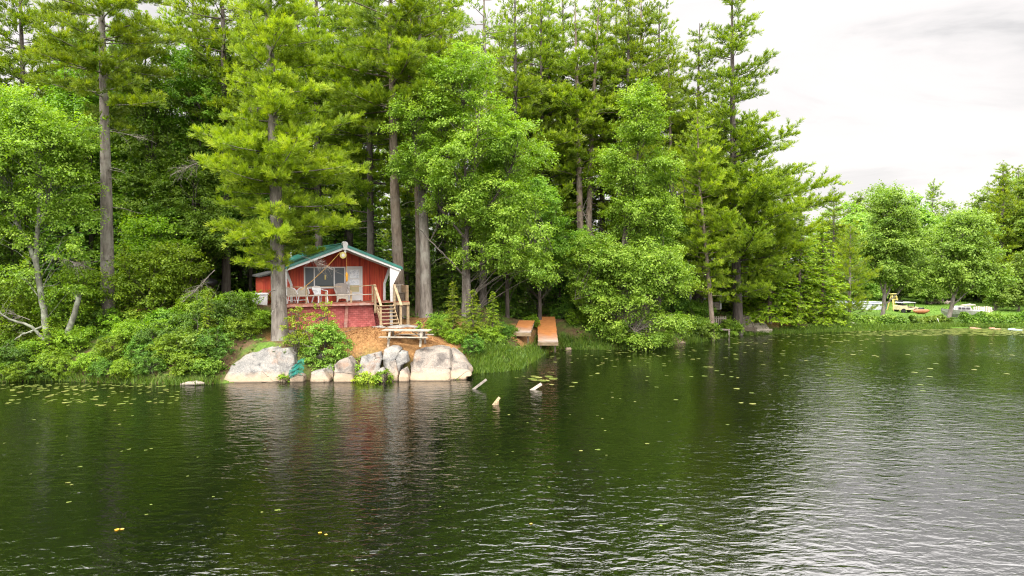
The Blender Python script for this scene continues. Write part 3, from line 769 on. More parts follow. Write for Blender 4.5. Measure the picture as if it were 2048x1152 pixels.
def shrub_mesh(seed, rx, ry, h, mat='shrub', nclump=60, leaves=90, ls=.12, cs=.5, stems=7, low=.25, bare=3):
    rng = np.random.default_rng(seed)
    lines = []
    for k in range(stems):
        a = rng.uniform(0, 6.283); q = rng.uniform(.2, .7)
        lines.append(([(0.1 * math.cos(a), .1 * math.sin(a), -.1), (rx * q * .5 * math.cos(a), ry * q * .5 * math.sin(a), h * .35), (rx * q * math.cos(a), ry * q * math.sin(a), h * .75)], .025, .008))
    ells = [(0, 0, h * .45, rx, ry, h * .52, 1)]
    return broadleaf(seed, lines, ells, nclump, leaves, ls, (cs, .25), ('bark_dark', mat), .012, .7, (.35, 1.0), bare)

def blade_patch(name, seed, P, hgt, w, mat, lean=.25, kind='stuff'):
    """tapered upright blades at points P (n,3)"""
    rng = np.random.default_rng(seed); n = len(P)
    h = hgt * rng.uniform(.5, 1.2, (n, 1))
    a = rng.uniform(0, 6.283, n); s = np.stack([np.cos(a), np.sin(a), np.zeros(n)], 1) * w * .5
    ld = np.stack([rng.normal(0, lean, n), rng.normal(0, lean, n), np.ones(n)], 1)
    b2 = np.stack([rng.normal(0, lean * 1.4, n), rng.normal(0, lean * 1.4, n), np.ones(n) * .8], 1)
    m = P + ld * h * .55; t = m + b2 * h * .5
    V = np.stack([P - s, P + s, m + s * .8, m - s * .8, t], 1).reshape(-1, 3)
    i = np.arange(n)[:, None] * 5
    acc_t = np.clip(.45 + rng.normal(0, .2, n), 0, 1)
    me = mesh_data(name, V, [(i + [[0, 1, 2, 3]], 0), (i + [[3, 2, 4]], 0)], M[mat], np.repeat(acc_t, 5))
    return tag(link(name, me), kind=kind)

def leaf_patch(name, seed, P, ls, mat, kind='stuff'):
    rng = np.random.default_rng(seed); n = len(P)
    nn = unit(UP + rng.normal(0, .5, (n, 3))); dd = unit(rng.normal(0, 1, (n, 3)) * [1, 1, .3])
    l = ls * rng.uniform(.6, 1.4, n)
    V, Q = leaf_quads(rng, P, dd, nn, l, l * .7)
    me = mesh_data(name, V, [(Q, 0)], M[mat], np.repeat(np.clip(.45 + rng.normal(0, .2, n), 0, 1), 4))
    return tag(link(name, me), kind=kind)
# ================================================================ cabin
TH = R(25)
APEX = at(690, 488, 37.5)
CAB_O = np.array([APEX[0], APEX[1], 0.0])     # u = 0, v = 0 : under the front tip of the roof
def cab(u, v, z=0.0):
    return np.array([CAB_O[0] + u * math.cos(TH) - v * math.sin(TH), CAB_O[1] + u * math.sin(TH) + v * math.cos(TH), z])
ZD = 3.55; ZA = 6.74; SLP = .39
def roof_z(u): return ZA - abs(u) * SLP

def build_cabin():
    root = empty('cabin', CAB_O, TH, 'small red board cabin with a green metal roof, front deck and stairs above the rocks', 'cabin')
    VW = 1.75                              # front wall
    # --- walls
    top = lambda u: roof_z(u) - .16
    fw = MB()
    prof = [(-2.62, ZD - .05), (2.6, ZD - .05), (2.62, 4.5), (2.95, top(2.95)), (0, top(0)), (-2.95, top(-2.95)), (-2.62, 4.5)]
    fw.prism(prof, VW, VW + .12)
    wall = fw.build('wall', M['red_boards'], root)
    sw = MB()
    for s in (-1, 1):
        x0, x1 = sorted((s * 2.50, s * 2.62))
        sw.box(x0, x1, VW + .122, 10.0, 1.6, top(2.62) - .02)
    sw.box(-2.49, 2.49, 9.9, 10.0, 1.6, top(2.6) - .02)
    sw.build('side_wall', M['red_boards'], root)
    MB().box(-3.9, -2.625, 3.7, 8.2, 1.8, 4.95).build('annex_wall', M['red_boards'], root)
    MB().prism([(-4.1, 4.90), (-2.63, 5.28), (-2.63, 5.36), (-4.1, 4.99)], 3.5, 8.4).build('annex_roof', M['roof_dark'], root)
    # --- foundation skirt of shingles under the deck
    sk = MB().prism([(-3.05, ZD - .16), (1.56, ZD - .16), (1.78, 1.7), (-3.05, 1.7)], .28, .36)
    sk.box(-3.05, -2.97, .362, 2.2, 1.7, ZD - .16)
    sk.build('skirt', M['red_shingles'], root)
    MB().box(1.8, 2.62, .75, .85, 1.7, ZD - .2).build('under_stair_panel', M['red_shingles'], root)
    MB().prism([(.04, ZD - .165), (.2, ZD - .165), (.12, 2.1), (-.06, 2.1)], .20, .277).build('skirt_post', M['deck_edge'], root)
    MB().box(-3.0, 2.2, .16, .26, 1.7, 2.16).build('foundation_sill', M['wood_grey'], root)
    MB().box(2.63, 2.78, .62, .74, 1.7, ZD - .16).build('stair_post', M['white'], root)
    # --- roof
    th = .15
    for s in (-1, 1):
        e = s * 3.2
        poly = [(0, ZA), (e, roof_z(e)), (e, roof_z(e) - th), (0, ZA - th)]
        rf = MB().prism(poly, 0.0, 10.4).build('roof', M['green_metal'], root)
        f = MB()
        f.prism([(s * .02, ZA - th - .003), (s * 3.1, roof_z(3.1) - th - .003), (s * 3.1, roof_z(3.1) - th - .12), (s * .02, ZA - th - .14)], .03, .075)
        f.build('fascia', M['white'], root)
        so = MB().prism([(s * .02, ZA - th - .004), (s * 3.08, roof_z(3.08) - th - .004), (s * 3.08, roof_z(3.08) - th - .04), (s * .02, ZA - th - .05)], .08, VW - .01)
        so.build('soffit', M['white'], root)
        rb = MB().prism([(s * .02, ZA - th - .055), (s * 2.95, roof_z(2.95) - th - .045), (s * 2.95, roof_z(2.95) - th - .13), (s * .02, ZA - th - .16)], .95, 1.02)
        rb.build('rafter', M['white'], root)
    MB().tube([(0, -.06, ZA + .0), (0, 10.42, ZA + .0)], .075, 10).build('ridge_cap', M['green_metal'], root, smooth=True)
    cap = MB().tube([(0, -.10, ZA - .02), (0, .32, ZA + .02)], [.15, .13], 12).box(-.11, .11, -.09, .02, ZA - .32, ZA - .03)
    cap.build('ridge_end', M['white'], root)
    MB().box(-.055, .055, -.02, .06, ZA - .62, ZA - .30).build('gable_post', M['white'], root)
    # vents
    MB().tube([(-1.66, 9.0, roof_z(1.66) - .1), (-1.66, 9.0, roof_z(1.66) + .55)], .055, 8).build('vent_pipe', M['white'], root)
    MB().tube([(-.62, 9.0, roof_z(.62) - .1), (-.62, 9.0, roof_z(.62) + .2)], .12, 10).tube([(-.62, 9.0, roof_z(.62) + .2), (-.62, 9.0, roof_z(.62) + .3)], .19, 10).build('chimney_cap', M['metal'], root)
    # --- wing brackets and front posts
    zt = roof_z(3.0) - th - .01
    MB().prism([(2.52, ZD), (2.68, ZD), (2.70, 4.55), (3.14, zt - .02), (2.50, zt + .10), (2.50, 4.6)], .09, .17).build('bracket', M['white'], root)
    MB().prism([(-3.14, ZD - .1), (-3.02, ZD - .1), (-3.0, zt - .02), (-3.14, zt - .06)], .09, .2).build('corner_post', M['white'], root)
    for s in (-1, 1):
        MB().prism([(s * 2.52, ZD), (s * 2.66, ZD), (s * 2.66, 4.52), (s * 3.0, top(2.95) - .04), (s * 2.84, top(2.9)), (s * 2.53, 4.54)], VW - .045, VW - .003).build('corner_trim', M['white'], root)
    # --- window and door
    wx0, wx1, wz0, wz1 = -1.92, .36, 4.29, 5.50
    fr = MB(); t = .07
    fr.box(wx0, wx1, VW - .06, VW - .002, wz1 - t, wz1).box(wx0, wx1, VW - .075, VW - .002, wz0, wz0 + t)
    xs = [wx0, -1.36, -.27, wx1]
    for k, x in enumerate(xs):
        a = x if k == 0 else (x - t if k == 3 else x - t / 2)
        fr.box(a, a + t, VW - .056, VW - .002, wz0 + t, wz1 - t)
    win = fr.build('window', M['white'], root)
    MB().box(wx0 + t, -1.36 - t / 2, VW - .03, VW - .012, wz0 + t, wz1 - t).build('screen', M['screen'], win)
    MB().box(-1.36 + t / 2, -.27 - t / 2, VW - .03, VW - .012, wz0 + t, wz1 - t).build('pane', M['glass'], win)
    MB().box(-.27 + t / 2, wx1 - t, VW - .03, VW - .012, wz0 + t, wz1 - t).build('screen', M['screen'], win)
    MB().box(-.80, -.72, VW - .045, VW - .031, 4.78, 5.05).build('sun_catcher', M['yellow_paint'], win)
    dx0, dx1, dz1 = .40, 1.32, 5.52
    cs = MB().box(dx0, dx0 + .09, VW - .06, VW - .002, ZD, dz1).box(dx1 - .09, dx1, VW - .06, VW - .002, ZD, dz1).box(dx0 + .09, dx1 - .09, VW - .06, VW - .002, dz1 - .09, dz1)
    cs.build('door_frame', M['white'], root)
    a, b = dx0 + .10, dx1 - .10
    dr = MB(); dr.box(a, a + .09, VW - .045, VW - .004, ZD + .03, dz1 - .1).box(b - .09, b, VW - .045, VW - .004, ZD + .03, dz1 - .1)
    for z0, z1 in ((ZD + .03, ZD + .52), (4.78, 4.86), (dz1 - .19, dz1 - .1)): dr.box(a + .09, b - .09, VW - .045, VW - .004, z0, z1)
    door = dr.build('door', M['white'], root)
    MB().box(a + .09, b - .09, VW - .025, VW - .01, 4.86, dz1 - .19).build('pane', M['curtain'], door)
    MB().box(a + .09, b - .09, VW - .025, VW - .01, 4.45, 4.78).build('pane', M['curtain'], door)
    MB().box(a + .09, b - .09, VW - .025, VW - .01, ZD + .52, 4.45).build('blind', M['blind'], door)
    MB().box(a + .03, a + .07, VW - .085, VW - .046, 4.45, 4.6).build('handle', M['metal'], door)
    # --- deck
    dk = MB()
    for k in range(11):
        y0 = -.02 + k * .162
        dk.box(-3.12 if k else -3.14, 2.72, y0, y0 + .154, ZD - .045, ZD)
    dk.build('deck', M['deck_red'], root)
    sd = MB()
    for k in range(12):
        y0 = .12 + k * .162
        sd.box(2.724, 3.62, y0, y0 + .154, ZD - .047, ZD - .002)
    sd.build('side_deck', M['deck_red'], root)
    MB().prism([(-3.14, ZD - .17), (1.58, ZD - .15), (1.58, ZD - .046), (-3.14, ZD - .046)], -.035, .01).build('deck_edge', M['deck_edge'], root)
    MB().box(2.73, 3.62, .05, .11, ZD - .2, ZD - .05).build('side_deck_frame', M['wood_tan'], root)
    for y in (.12, 1.8): MB().box(3.47, 3.61, y, y + .14, 1.6, ZD - .05).build('side_deck_post', M['wood_tan'], root)
    # --- front railing
    for u, h, w in ((-2.05, .92, .07), (-1.02, .62, .09), (.32, .66, .09), (1.50, .94, .085)):
        MB().box(u - w / 2, u + w / 2, .02, .10, ZD + .001, ZD + h).build('rail_post', M['wood_tan'], root)
    MB().bar((-3.1, .0, ZD + .90), (-.2, .0, ZD + .87), .035, .035).bar((.35, .0, ZD + .86), (1.50, .0, ZD + .95), .04, .04).build('top_rail', M['wood_tan'], root)
    MB().bar((-3.1, .0, ZD + .42), (.33, .0, ZD + .44), .035, .07).bar((.33, .0, ZD + .42), (1.50, .0, ZD + .44), .035, .045).build('mid_rail', M['wood_grey'], root)
    # --- stairs
    zg = 2.38
    n = 6; rise = (ZD - zg) / (n + .5)
    for i in range(n):
        z = ZD - rise * (i + 1); y = -.05 - .20 * i
        MB().box(1.68, 2.66, y - .22, y, z - .045, z).build('tread', M['wood_tan'], root)
    for u in (1.70, 2.64):
        MB().bar((u, .0, ZD - .22), (u, -1.24, zg - .12), .045, .22).build('stringer', M['wood_tan'], root)
    for u in (1.61, 2.72):
        MB().box(u - .05, u + .05, -1.32, -1.22, zg - .5, zg + .98).build('newel_post', M['wood_tan'], root)
        MB().box(u - .055, u + .055, -.03 if u > 2 else -.14, .07 if u > 2 else -.04, ZD - .6, ZD + .94).build('newel_post', M['wood_tan'], root)
        MB().bar((u, .06, ZD + .96), (u, -1.38, zg + 1.02), .13, .05).build('handrail', M['wood_tan'], root)
    # --- fence panel of weathered boards at the end of the side deck
    fp = MB()
    for k in range(6):
        u = 2.98 + k * .115
        fp.bar((u, 1.6, ZD + .02), (u + .012 * k, 1.6, ZD + .92), .10, .022, (0, 1, 0))
    fp.box(2.86, 3.68, 1.55, 1.585, ZD + .84, ZD + .93)
    fp.build('side_railing', M['wood_grey'], root)
    fp2 = MB()
    for k in range(7): fp2.box(3.56, 3.585, .2 + k * .2, .34 + k * .2, ZD - .3, ZD + .9)
    fp2.build('side_railing', M['wood_tan'], root)
    MB().box(3.0, 3.5, .7, 1.1, ZD - .001, ZD + .42).box(2.96, 3.54, .66, 1.14, ZD + .42, ZD + .47).build('deck_box', M['wood_dark'], root)
    return root

def chair_wicker(label, u, v, rz, mat, legs='white_plastic'):
    t = empty('round_back_chair', cab(u, v, ZD + .001), TH + rz, label, 'chair', None)
    n = 11; ang = np.linspace(R(-20), R(200), n)
    sh = MB(); V = []; r0, r1 = .27, .30
    for k, a in enumerate(ang):
        hh = .44 + .36 * math.sin(max(0, min(math.pi, a))) ** .6 + .02
        V += [(r0 * math.cos(a), .26 * math.sin(a), .40), (r1 * math.cos(a), .30 * math.sin(a), hh), ((r1 + .035) * math.cos(a), .335 * math.sin(a), hh - .005), ((r0 + .03) * math.cos(a), .29 * math.sin(a), .40)]
    Fs = []
    for k in range(n - 1):
        for j in range(4): Fs.append((4 * k + j, 4 * k + (j + 1) % 4, 4 * k + 4 + (j + 1) % 4, 4 * k + 4 + j))
    Fs += [(0, 1, 2, 3), (4 * n - 1, 4 * n - 2, 4 * n - 3, 4 * n - 4)]
    sh.add(V, Fs).build('backrest', M[mat], t)
    rim = [((r1 + .02) * math.cos(a), .32 * math.sin(a), .44 + .36 * math.sin(max(0, min(math.pi, a))) ** .6 + .03) for a in ang]
    MB().tube(rim, .022, 6).build('rim', M[legs], t)
    c = [(.285 * math.cos(a), .28 * math.sin(a)) for a in np.linspace(0, 6.283, 16, endpoint=False)]
    MB().prism_z(c, .38, .44).build('seat', M[mat], t)
    for sx in (-1, 1):
        for sy in (-1, 1):
            MB().tube([(sx * .2, sy * .2, .385), (sx * .27, sy * .25, .0)], .022, 6).build('leg', M[legs], t)
    MB().bar((-.24, -.23, .15), (.24, .23, .15), .025, .025).bar((.24, -.23, .17), (-.24, .23, .17), .025, .025).build('stretcher', M[legs], t)
    return t

def chair_plastic(label, u, v, rz):
    t = empty('plastic_armchair', cab(u, v, ZD + .001), TH + rz, label, 'chair')
    m = M['white_plastic']
    MB().prism_z([(-.24, -.24), (.24, -.24), (.21, .22), (-.21, .22)], .40, .44).build('seat', m, t, bevel=.01)
    bk = MB()
    prof = [(-.20, .42), (-.29, .78), (-.22, .88), (0, .91), (.22, .88), (.29, .78), (.20, .42)]
    V = [(x, .20 + (z - .42) * .28 - .05 * (1 - (x / .3) ** 2) + .05, z) for x, z in prof]
    V2 = [(x, y + .03, z) for x, y, z in V]
    k = len(V)
    bk.add(V + V2, [tuple(range(k)), tuple(reversed(range(k, 2 * k)))] + [(i, k + i, k + (i + 1) % k, (i + 1) % k) for i in range(k)]).build('backrest', m, t)
    for s in (-1, 1):
        MB().tube([(s * .28, .32, .72), (s * .31, .1, .66), (s * .31, -.2, .65), (s * .29, -.27, .58), (s * .27, -.28, .44)], .028, 6).build('armrest', m, t)
        MB().bar((s * .25, -.24, .43), (s * .30, -.30, 0), .075, .03, (0, 1, 0)).build('leg', m, t)
        MB().bar((s * .22, .22, .43), (s * .29, .36, 0), .06, .03, (0, 1, 0)).build('leg', m, t)
    return t

def chair_grey(label, u, v, rz):
    t = empty('wicker_armchair', cab(u, v, ZD + .001), TH + rz, label, 'chair')
    m = M['wicker_grey']
    MB().box(-.27, .27, -.28, .24, .34, .44).build('seat', m, t, bevel=.02)
    sk = MB().prism([(-.30, .0), (-.25, .0), (-.20, .16), (0, .21), (.20, .16), (.25, 0), (.30, 0), (.30, .335), (-.30, .335)], -.30, -.27)
    sk.build('apron', M['wicker'], t)
    n = 9; V = []
    for k in range(n):
        x = -.36 + .72 * k / (n - 1); y = .22 + .10 * (1 - (x / .36) ** 2); top_ = 1.04 - .10 * (x / .36) ** 4
        V += [(x * .75, y - .04, .42), (x, y + .03, top_), (x, y + .075, top_ - .01), (x * .75, y + .0, .42)]
    Fs = [(4 * k + j, 4 * k + (j + 1) % 4, 4 * k + 4 + (j + 1) % 4, 4 * k + 4 + j) for k in range(n - 1) for j in range(4)]
    Fs += [(0, 1, 2, 3), (4 * n - 1, 4 * n - 2, 4 * n - 3, 4 * n - 4)]
    MB().add(V, Fs).build('backrest', m, t)
    for s in (-1, 1):
        MB().tube([(s * .35, .24, .80), (s * .38, .05, .70), (s * .38, -.2, .66), (s * .33, -.30, .52), (s * .30, -.29, .40)], .05, 7).build('armrest', m, t)
        MB().box(s * .28 - .025, s * .28 + .025, -.29, -.24, 0, .34).build('leg', m, t)
        MB().box(s * .26 - .025, s * .26 + .025, .2, .25, 0, .34).build('leg', m, t)
    return t

def build_cabin_things():
    build_cabin()
    chair_wicker('round backed beige wicker chair on the deck half hidden behind the pine trunk', -2.72, .75, R(8), 'wicker')
    chair_wicker('round backed beige wicker chair on the deck beside the white plastic armchair', -2.1, .85, R(-10), 'wicker')
    chair_plastic('white moulded plastic armchair on the deck under the cabin window', -1.2, .85, R(24))
    chair_grey('tall backed grey brown wicker armchair on the deck beside the door', .02, 1.05, R(-6))
    # yellow dial under the gable tip
    c = cab(-.12, -.05, 6.13)
    e = empty('round_dial', c, TH, 'round yellow dial hanging under the peak of the cabin gable', 'dial')
    ring = [(.18 * math.cos(a), .18 * math.sin(a)) for a in np.linspace(0, 6.283, 24, endpoint=False)]
    MB().prism(ring, -.02, .02).build('face', M['yellow_paint'], e)
    ring2 = [(.085 * math.cos(a), .085 * math.sin(a)) for a in np.linspace(0, 6.283, 20, endpoint=False)]
    MB().prism(ring2, -.028, -.021).build('hub', M['white'], e)
    # ropes
    p, q = cab(-.25, -.02, 6.3), cab(-2.35, -.03, ZD + .72)
    s = np.linspace(0, 1, 12)[:, None]
    pts = p + (q - p) * s - UP * (.10 * 4 * s * (1 - s))
    tag(MB().tube(pts, .014, 5).build('rope', M['rope']), 'orange rope running slantwise from the gable peak down to the deck rail', 'rope')
    p, q = cab(.14, .35, 6.42), cab(.15, .35, 5.18)
    f = empty('hanging_float', q, TH, 'slim orange float hanging on a cord between the window and the door', 'float')
    MB().tube([(0, 0, 0), (0, 0, 1.26)], .010, 5).build('cord', M['rope'], f)
    MB().tube([(0, 0, .02), (0, 0, -.06), (0, 0, -.14), (0, 0, -.26), (0, 0, -.34), (0, 0, -.46), (0, 0, -.5)], [.02, .06, .085, .06, .065, .05, .015], 10).build('body', M['orange_plastic'], f, smooth=True)
# ================================================================ rocks
def rock(poly, d, depth, label, seed, lean=.35, name='boulder', group=None, nround=.12, sink=True, dome=1.0, mat='rock'):
    """poly: front outline in photo pixels at distance d; depth: metres front to back; lean: how far the top sits behind the foot"""
    rng = np.random.default_rng(seed)
    P = np.array([at(x, y, d) for x, y in poly]); P = P[:, [0, 2]]
    # resample outline
    Pc = np.concatenate([P, P[:1]]); seg = np.linalg.norm(np.diff(Pc, axis=0), axis=1); cum = np.concatenate([[0], np.cumsum(seg)])
    n = 96; u = np.linspace(0, cum[-1], n, endpoint=False)
    O = np.stack([np.interp(u, cum, Pc[:, 0]), np.interp(u, cum, Pc[:, 1])], 1)
    O = (np.roll(O, 1, 0) + O * 3 + np.roll(O, -1, 0)) / 5
    zmin, zmax = O[:, 1].min(), O[:, 1].max(); hgt = zmax - zmin
    c = np.array([O[:, 0].mean(), zmin + hgt * .42])
    rings = [(-.055, .0), (-.055, .25), (-.05, .5), (-.045, .7), (-.03, .85), (-.01, .945), (.03, .985), (.10, 1.0), (.3, 1.0), (.55, .98 * dome), (.8, .92 * dome), (.95, .78), (1.0, .5), (1.0, 0.0)]
    V = []
    for yy, sc in rings:
        q = c + (O - c) * sc
        zz = q[:, 1]; tt = (zz - zmin) / max(hgt, .1)
        y = d + yy * depth + lean * depth * np.clip(tt, 0, 1) * max(0, 1 - yy) + (0 if not sink else 0)
        dy = y - d - yy * depth
        V.append(np.stack([q[:, 0], y, zz - np.maximum(HC - zz, 0) * dy / d * .9], 1))
    V = np.concatenate(V)
    base = np.array([c[0], d + depth * .4, max(zmin, 0)])
    nr = len(rings)
    i = np.arange(nr - 1)[:, None] * n; j = np.arange(n)[None, :]; j2 = (j + 1) % n
    Q = np.stack([i + j, i + j2, i + n + j2, i + n + j], -1).reshape(-1, 4)
    out = V - np.array([c[0], d + depth * .45, c[1]]); out = unit(out)
    for k in range(len(V)):
        v = Vector(V[k]) ; 
        fx = noise.cell(v * 1.3 + Vector((seed, 0, 0))); h = noise.noise(v * 1.1 + Vector((seed, 0, 0))) * .13 + abs(noise.noise(v * 2.2 + Vector((0, seed, 0)))) * -.10 + noise.noise(v * 5.0) * .03 + noise.noise(v * 13.0) * .012
        V[k] += out[k] * h * min(1.0, hgt / .9)
    low = V[:, 2] < max(.12, zmin + .12)
    V[low, 2] -= .35
    me = mesh_data(name, V - base, [(Q, 0)], M[mat], None, True)
    return tag(link(name, me, None, base), label, 'rock', group)

def Z2(pts):     # coordinates read in a 3.413x enlargement whose corner is (400, 600)
    return [(400 + x / 3.4133, 600 + y / 3.4133) for x, y in pts]

def build_rocks():
    L = [
        (Z2([(128, 596), (136, 520), (150, 450), (205, 408), (270, 368), (350, 336), (420, 320), (468, 326), (490, 362), (512, 440), (542, 545), (520, 578), (400, 588), (250, 594)]), 32.6, 2.6, 'huge smooth grey boulder at the left end of the granite shore ledge', 1, .6),
        (Z2([(490, 345), (520, 332), (588, 330), (622, 372), (640, 430), (660, 520), (600, 560), (545, 540), (512, 430)]), 33.2, 1.6, 'pale upright boulder tucked behind the right flank of the huge smooth one', 2, .3),
        (Z2([(512, 582), (518, 552), (550, 540), (592, 546), (606, 582)]), 32.7, .8, 'small dark boulder at the waterline below the teal netting', 3, .3),
        (Z2([(596, 578), (606, 540), (630, 512), (672, 500), (700, 522), (702, 574)]), 32.8, 1.0, 'low rounded boulder at the waterline right of the teal netting', 4, .3),
        (Z2([(748, 575), (752, 495), (790, 480), (828, 472), (852, 512), (898, 572)]), 32.8, 1.2, 'wedge shaped boulder standing in the water below the big bush', 5, .3),
        (Z2([(908, 575), (888, 440), (940, 408), (1000, 388), (1028, 450), (1050, 565)]), 32.8, 1.6, 'tall blocky boulder with a slanting crack right below the big bush', 6, .3),
        (Z2([(836, 575), (850, 470), (880, 440), (905, 500), (915, 575)]), 33.5, .8, 'narrow dark split of rock between the wedge and the blocky boulder', 7, .3),
        (Z2([(1090, 470), (1082, 392), (1150, 372), (1218, 360), (1240, 400), (1220, 470)]), 33.7, 1.3, 'low flat topped rock behind the yellow green rock plants', 8, .4),
        (Z2([(1242, 410), (1250, 338), (1290, 326), (1335, 328), (1356, 348), (1330, 412), (1290, 430)]), 33.6, 1.4, 'square pale block highest among the broken rocks before the picnic table', 9, .3),
        (Z2([(1262, 540), (1285, 440), (1282, 405), (1326, 404), (1338, 450), (1354, 530)]), 33.2, 1.2, 'mossy footed upright rock below the square pale block', 10, .3),
        (Z2([(1334, 470), (1332, 394), (1362, 354), (1402, 364), (1414, 430), (1380, 452)]), 33.5, 1.2, 'rounded block wedged right of the square pale block', 11, .3),
        (Z2([(1352, 545), (1354, 484), (1400, 466), (1418, 505), (1432, 548)]), 33.0, 1.0, 'small pink grey block at the waterline left of the long slab', 12, .3),
        (Z2([(1428, 550), (1402, 440), (1440, 386), (1490, 376), (1560, 380), (1640, 405), (1700, 470), (1708, 550)]), 33.0, 2.2, 'long sloping pinkish slab of granite at the waterline', 13, 1.0),
        (Z2([(1690, 552), (1700, 470), (1660, 410), (1620, 375), (1700, 352), (1770, 392), (1815, 450), (1850, 498), (1860, 520), (1790, 536)]), 33.4, 2.8, 'big rounded granite dome at the right end of the shore ledge', 14, .8),
        (Z2([(1440, 420), (1455, 345), (1520, 326), (1600, 328), (1690, 345), (1720, 420)]), 34.0, 2.2, 'flat granite shelf strewn with needles in front of the picnic table', 15, .5),
        (Z2([(1195, 545), (1208, 480), (1240, 470), (1264, 500), (1266, 545)]), 33.0, .9, 'small cracked rock under the leafy sprig on the ledge', 16, .3),
        (Z2([(1040, 560), (1044, 500), (1100, 470), (1190, 480), (1200, 560)]), 33.4, 1.2, 'dark sunken rock hidden among the yellow green rock plants', 17, .3),
        (Z2([(690, 575), (700, 500), (745, 480), (760, 575)]), 33.6, .9, 'dark crevice rock between the netting and the wedge boulder', 18, .3),
    ]
    for poly, d, dep, lab, sd, ln in L: rock(poly, d, dep, lab, sd, ln, mat='rock_tan' if sd in (6, 10, 12, 13, 14, 15) else 'rock')
    rock(Z2([(1110, 262), (1108, 236), (1150, 190), (1210, 178), (1250, 190), (1290, 262)]), 36.0, 1.2, 'low lichen covered rock left of the broad ledge behind the picnic table', 21, .6)
    rock(Z2([(1210, 262), (1225, 195), (1290, 176), (1400, 174), (1470, 188), (1520, 218), (1530, 262)]), 36.2, 1.4, 'broad grey rock ledge behind the picnic table at the foot of the stairs', 22, .7)
    rg = random.Random(8); src = None
    for k, (px, py) in enumerate(((447, 775), (560, 771), (578, 772), (612, 771), (640, 769), (655, 771), (668, 770), (712, 768), (735, 766), (790, 764), (826, 764), (905, 757), (932, 753), (946, 750), (702, 767), (549, 773))):
        w = on_water(px, py); sc = rg.uniform(.6, 1.5)
        lab_ = 'small wet stone lying at the waterline of the granite ledge'
        if src is None:
            src = rock([(450, 782), (452, 772), (460, 767), (468, 770), (472, 782)], 32.5, .35, lab_, 40, .2, 'stone', 'waterline stones'); src.location = (w[0], w[1], .02); src.scale = (sc,) * 3
        else: copy_thing(src, (w[0], w[1], .02), rg.uniform(-.6, .6), sc, lab_, 'waterline stones')
    rock([(268, 752), (272, 741), (285, 738), (296, 744), (300, 754)], 34.0, .5, 'small pinkish rock on the weedy bank far left', 23, .3)
    rock([(1562, 664), (1563, 641), (1580, 640), (1610, 652), (1616, 664)], 57.6, 1.8, 'pale slab rock tilted on the bank under the drooping cedars', 24, .5)
    rock([(1606, 668), (1612, 653), (1630, 654), (1650, 664), (1652, 668)], 57.8, 1.2, 'smaller tilted slab rock right of the pale one under the cedars', 25, .5)
    rock([(1702, 656), (1706, 644), (1712, 645), (1716, 656)], 61.0, .6, 'grey rock standing at the left end of the far hedge', 26, .3)
    rock([(1458, 668), (1462, 655), (1478, 650), (1484, 668)], 55.6, .9, 'small pale rock left of the old wooden boat ramp', 27, .3)
    rock([(1186, 704), (1190, 694), (1204, 690), (1216, 695), (1220, 704)], 46.2, .6, 'dark low rock at the waterline under the left skirt of the leaning maple', 31, .3)
    rock([(1340, 695), (1346, 684), (1362, 681), (1376, 686), (1380, 695)], 48.9, .7, 'dark low rock at the waterline right of the leaning maple', 32, .3)
    rock([(1128, 703), (1131, 697), (1142, 695), (1150, 703)], 45.2, .5, 'small rock at the water just right of the longer dock section', 33, .3)
    rock([(99, 750), (103, 739), (118, 737), (124, 750)], 35.0, .5, 'small grey rock half buried in weeds at far left', 28, .3)
    rock([(1128, 640), (1130, 628), (1150, 626), (1162, 630), (1164, 640)], 51.5, .8, 'grey flat rock on the dark bank right of the docks', 29, .4)
    rock([(1000, 690), (1003, 677), (1010, 674), (1016, 682), (1017, 690)], 41.0, .5, 'small white rock in the weeds left of the docks', 30, .3)

# ================================================================ small things
def picnic_table():
    c = at(814, 690, 35.3); g = gz(c[0], c[1])
    g = max(g, c[2] - .06)
    t = empty('picnic_table', (c[0], c[1], g), R(-5), 'weathered grey wooden picnic table with benches on the needle covered ledge', 'picnic table')
    m = M['wood_grey']; L = 1.22
    tp = MB()
    for k in range(5): tp.box(-L, L, -.38 + k * .153, -.38 + k * .153 + .145, .71, .755)
    tp.build('tabletop', m, t)
    for s in (-1, 1):
        b = MB().box(-L - .02, L + .02, s * .72 - .13, s * .72 - .003, .42, .46).box(-L - .02, L + .02, s * .72 + .003, s * .72 + .13, .42, .46)
        b.build('bench', m, t)
    for x in (-.82, .82):
        f = MB()
        for s in (-1, 1): f.bar((x, s * .62, -.06), (x, s * .26, .70), .05, .11, (1, 0, 0))
        f.box(x + .026, x + .066, -.84, .84, .33, .418).box(x + .026, x + .066, -.36, .36, .62, .708)
        f.build('leg_frame', m, t)
    for sx in (-1, 1): MB().bar((sx * .75, 0, .36), (sx * .25, 0, .69), .07, .04).build('brace', m, t)

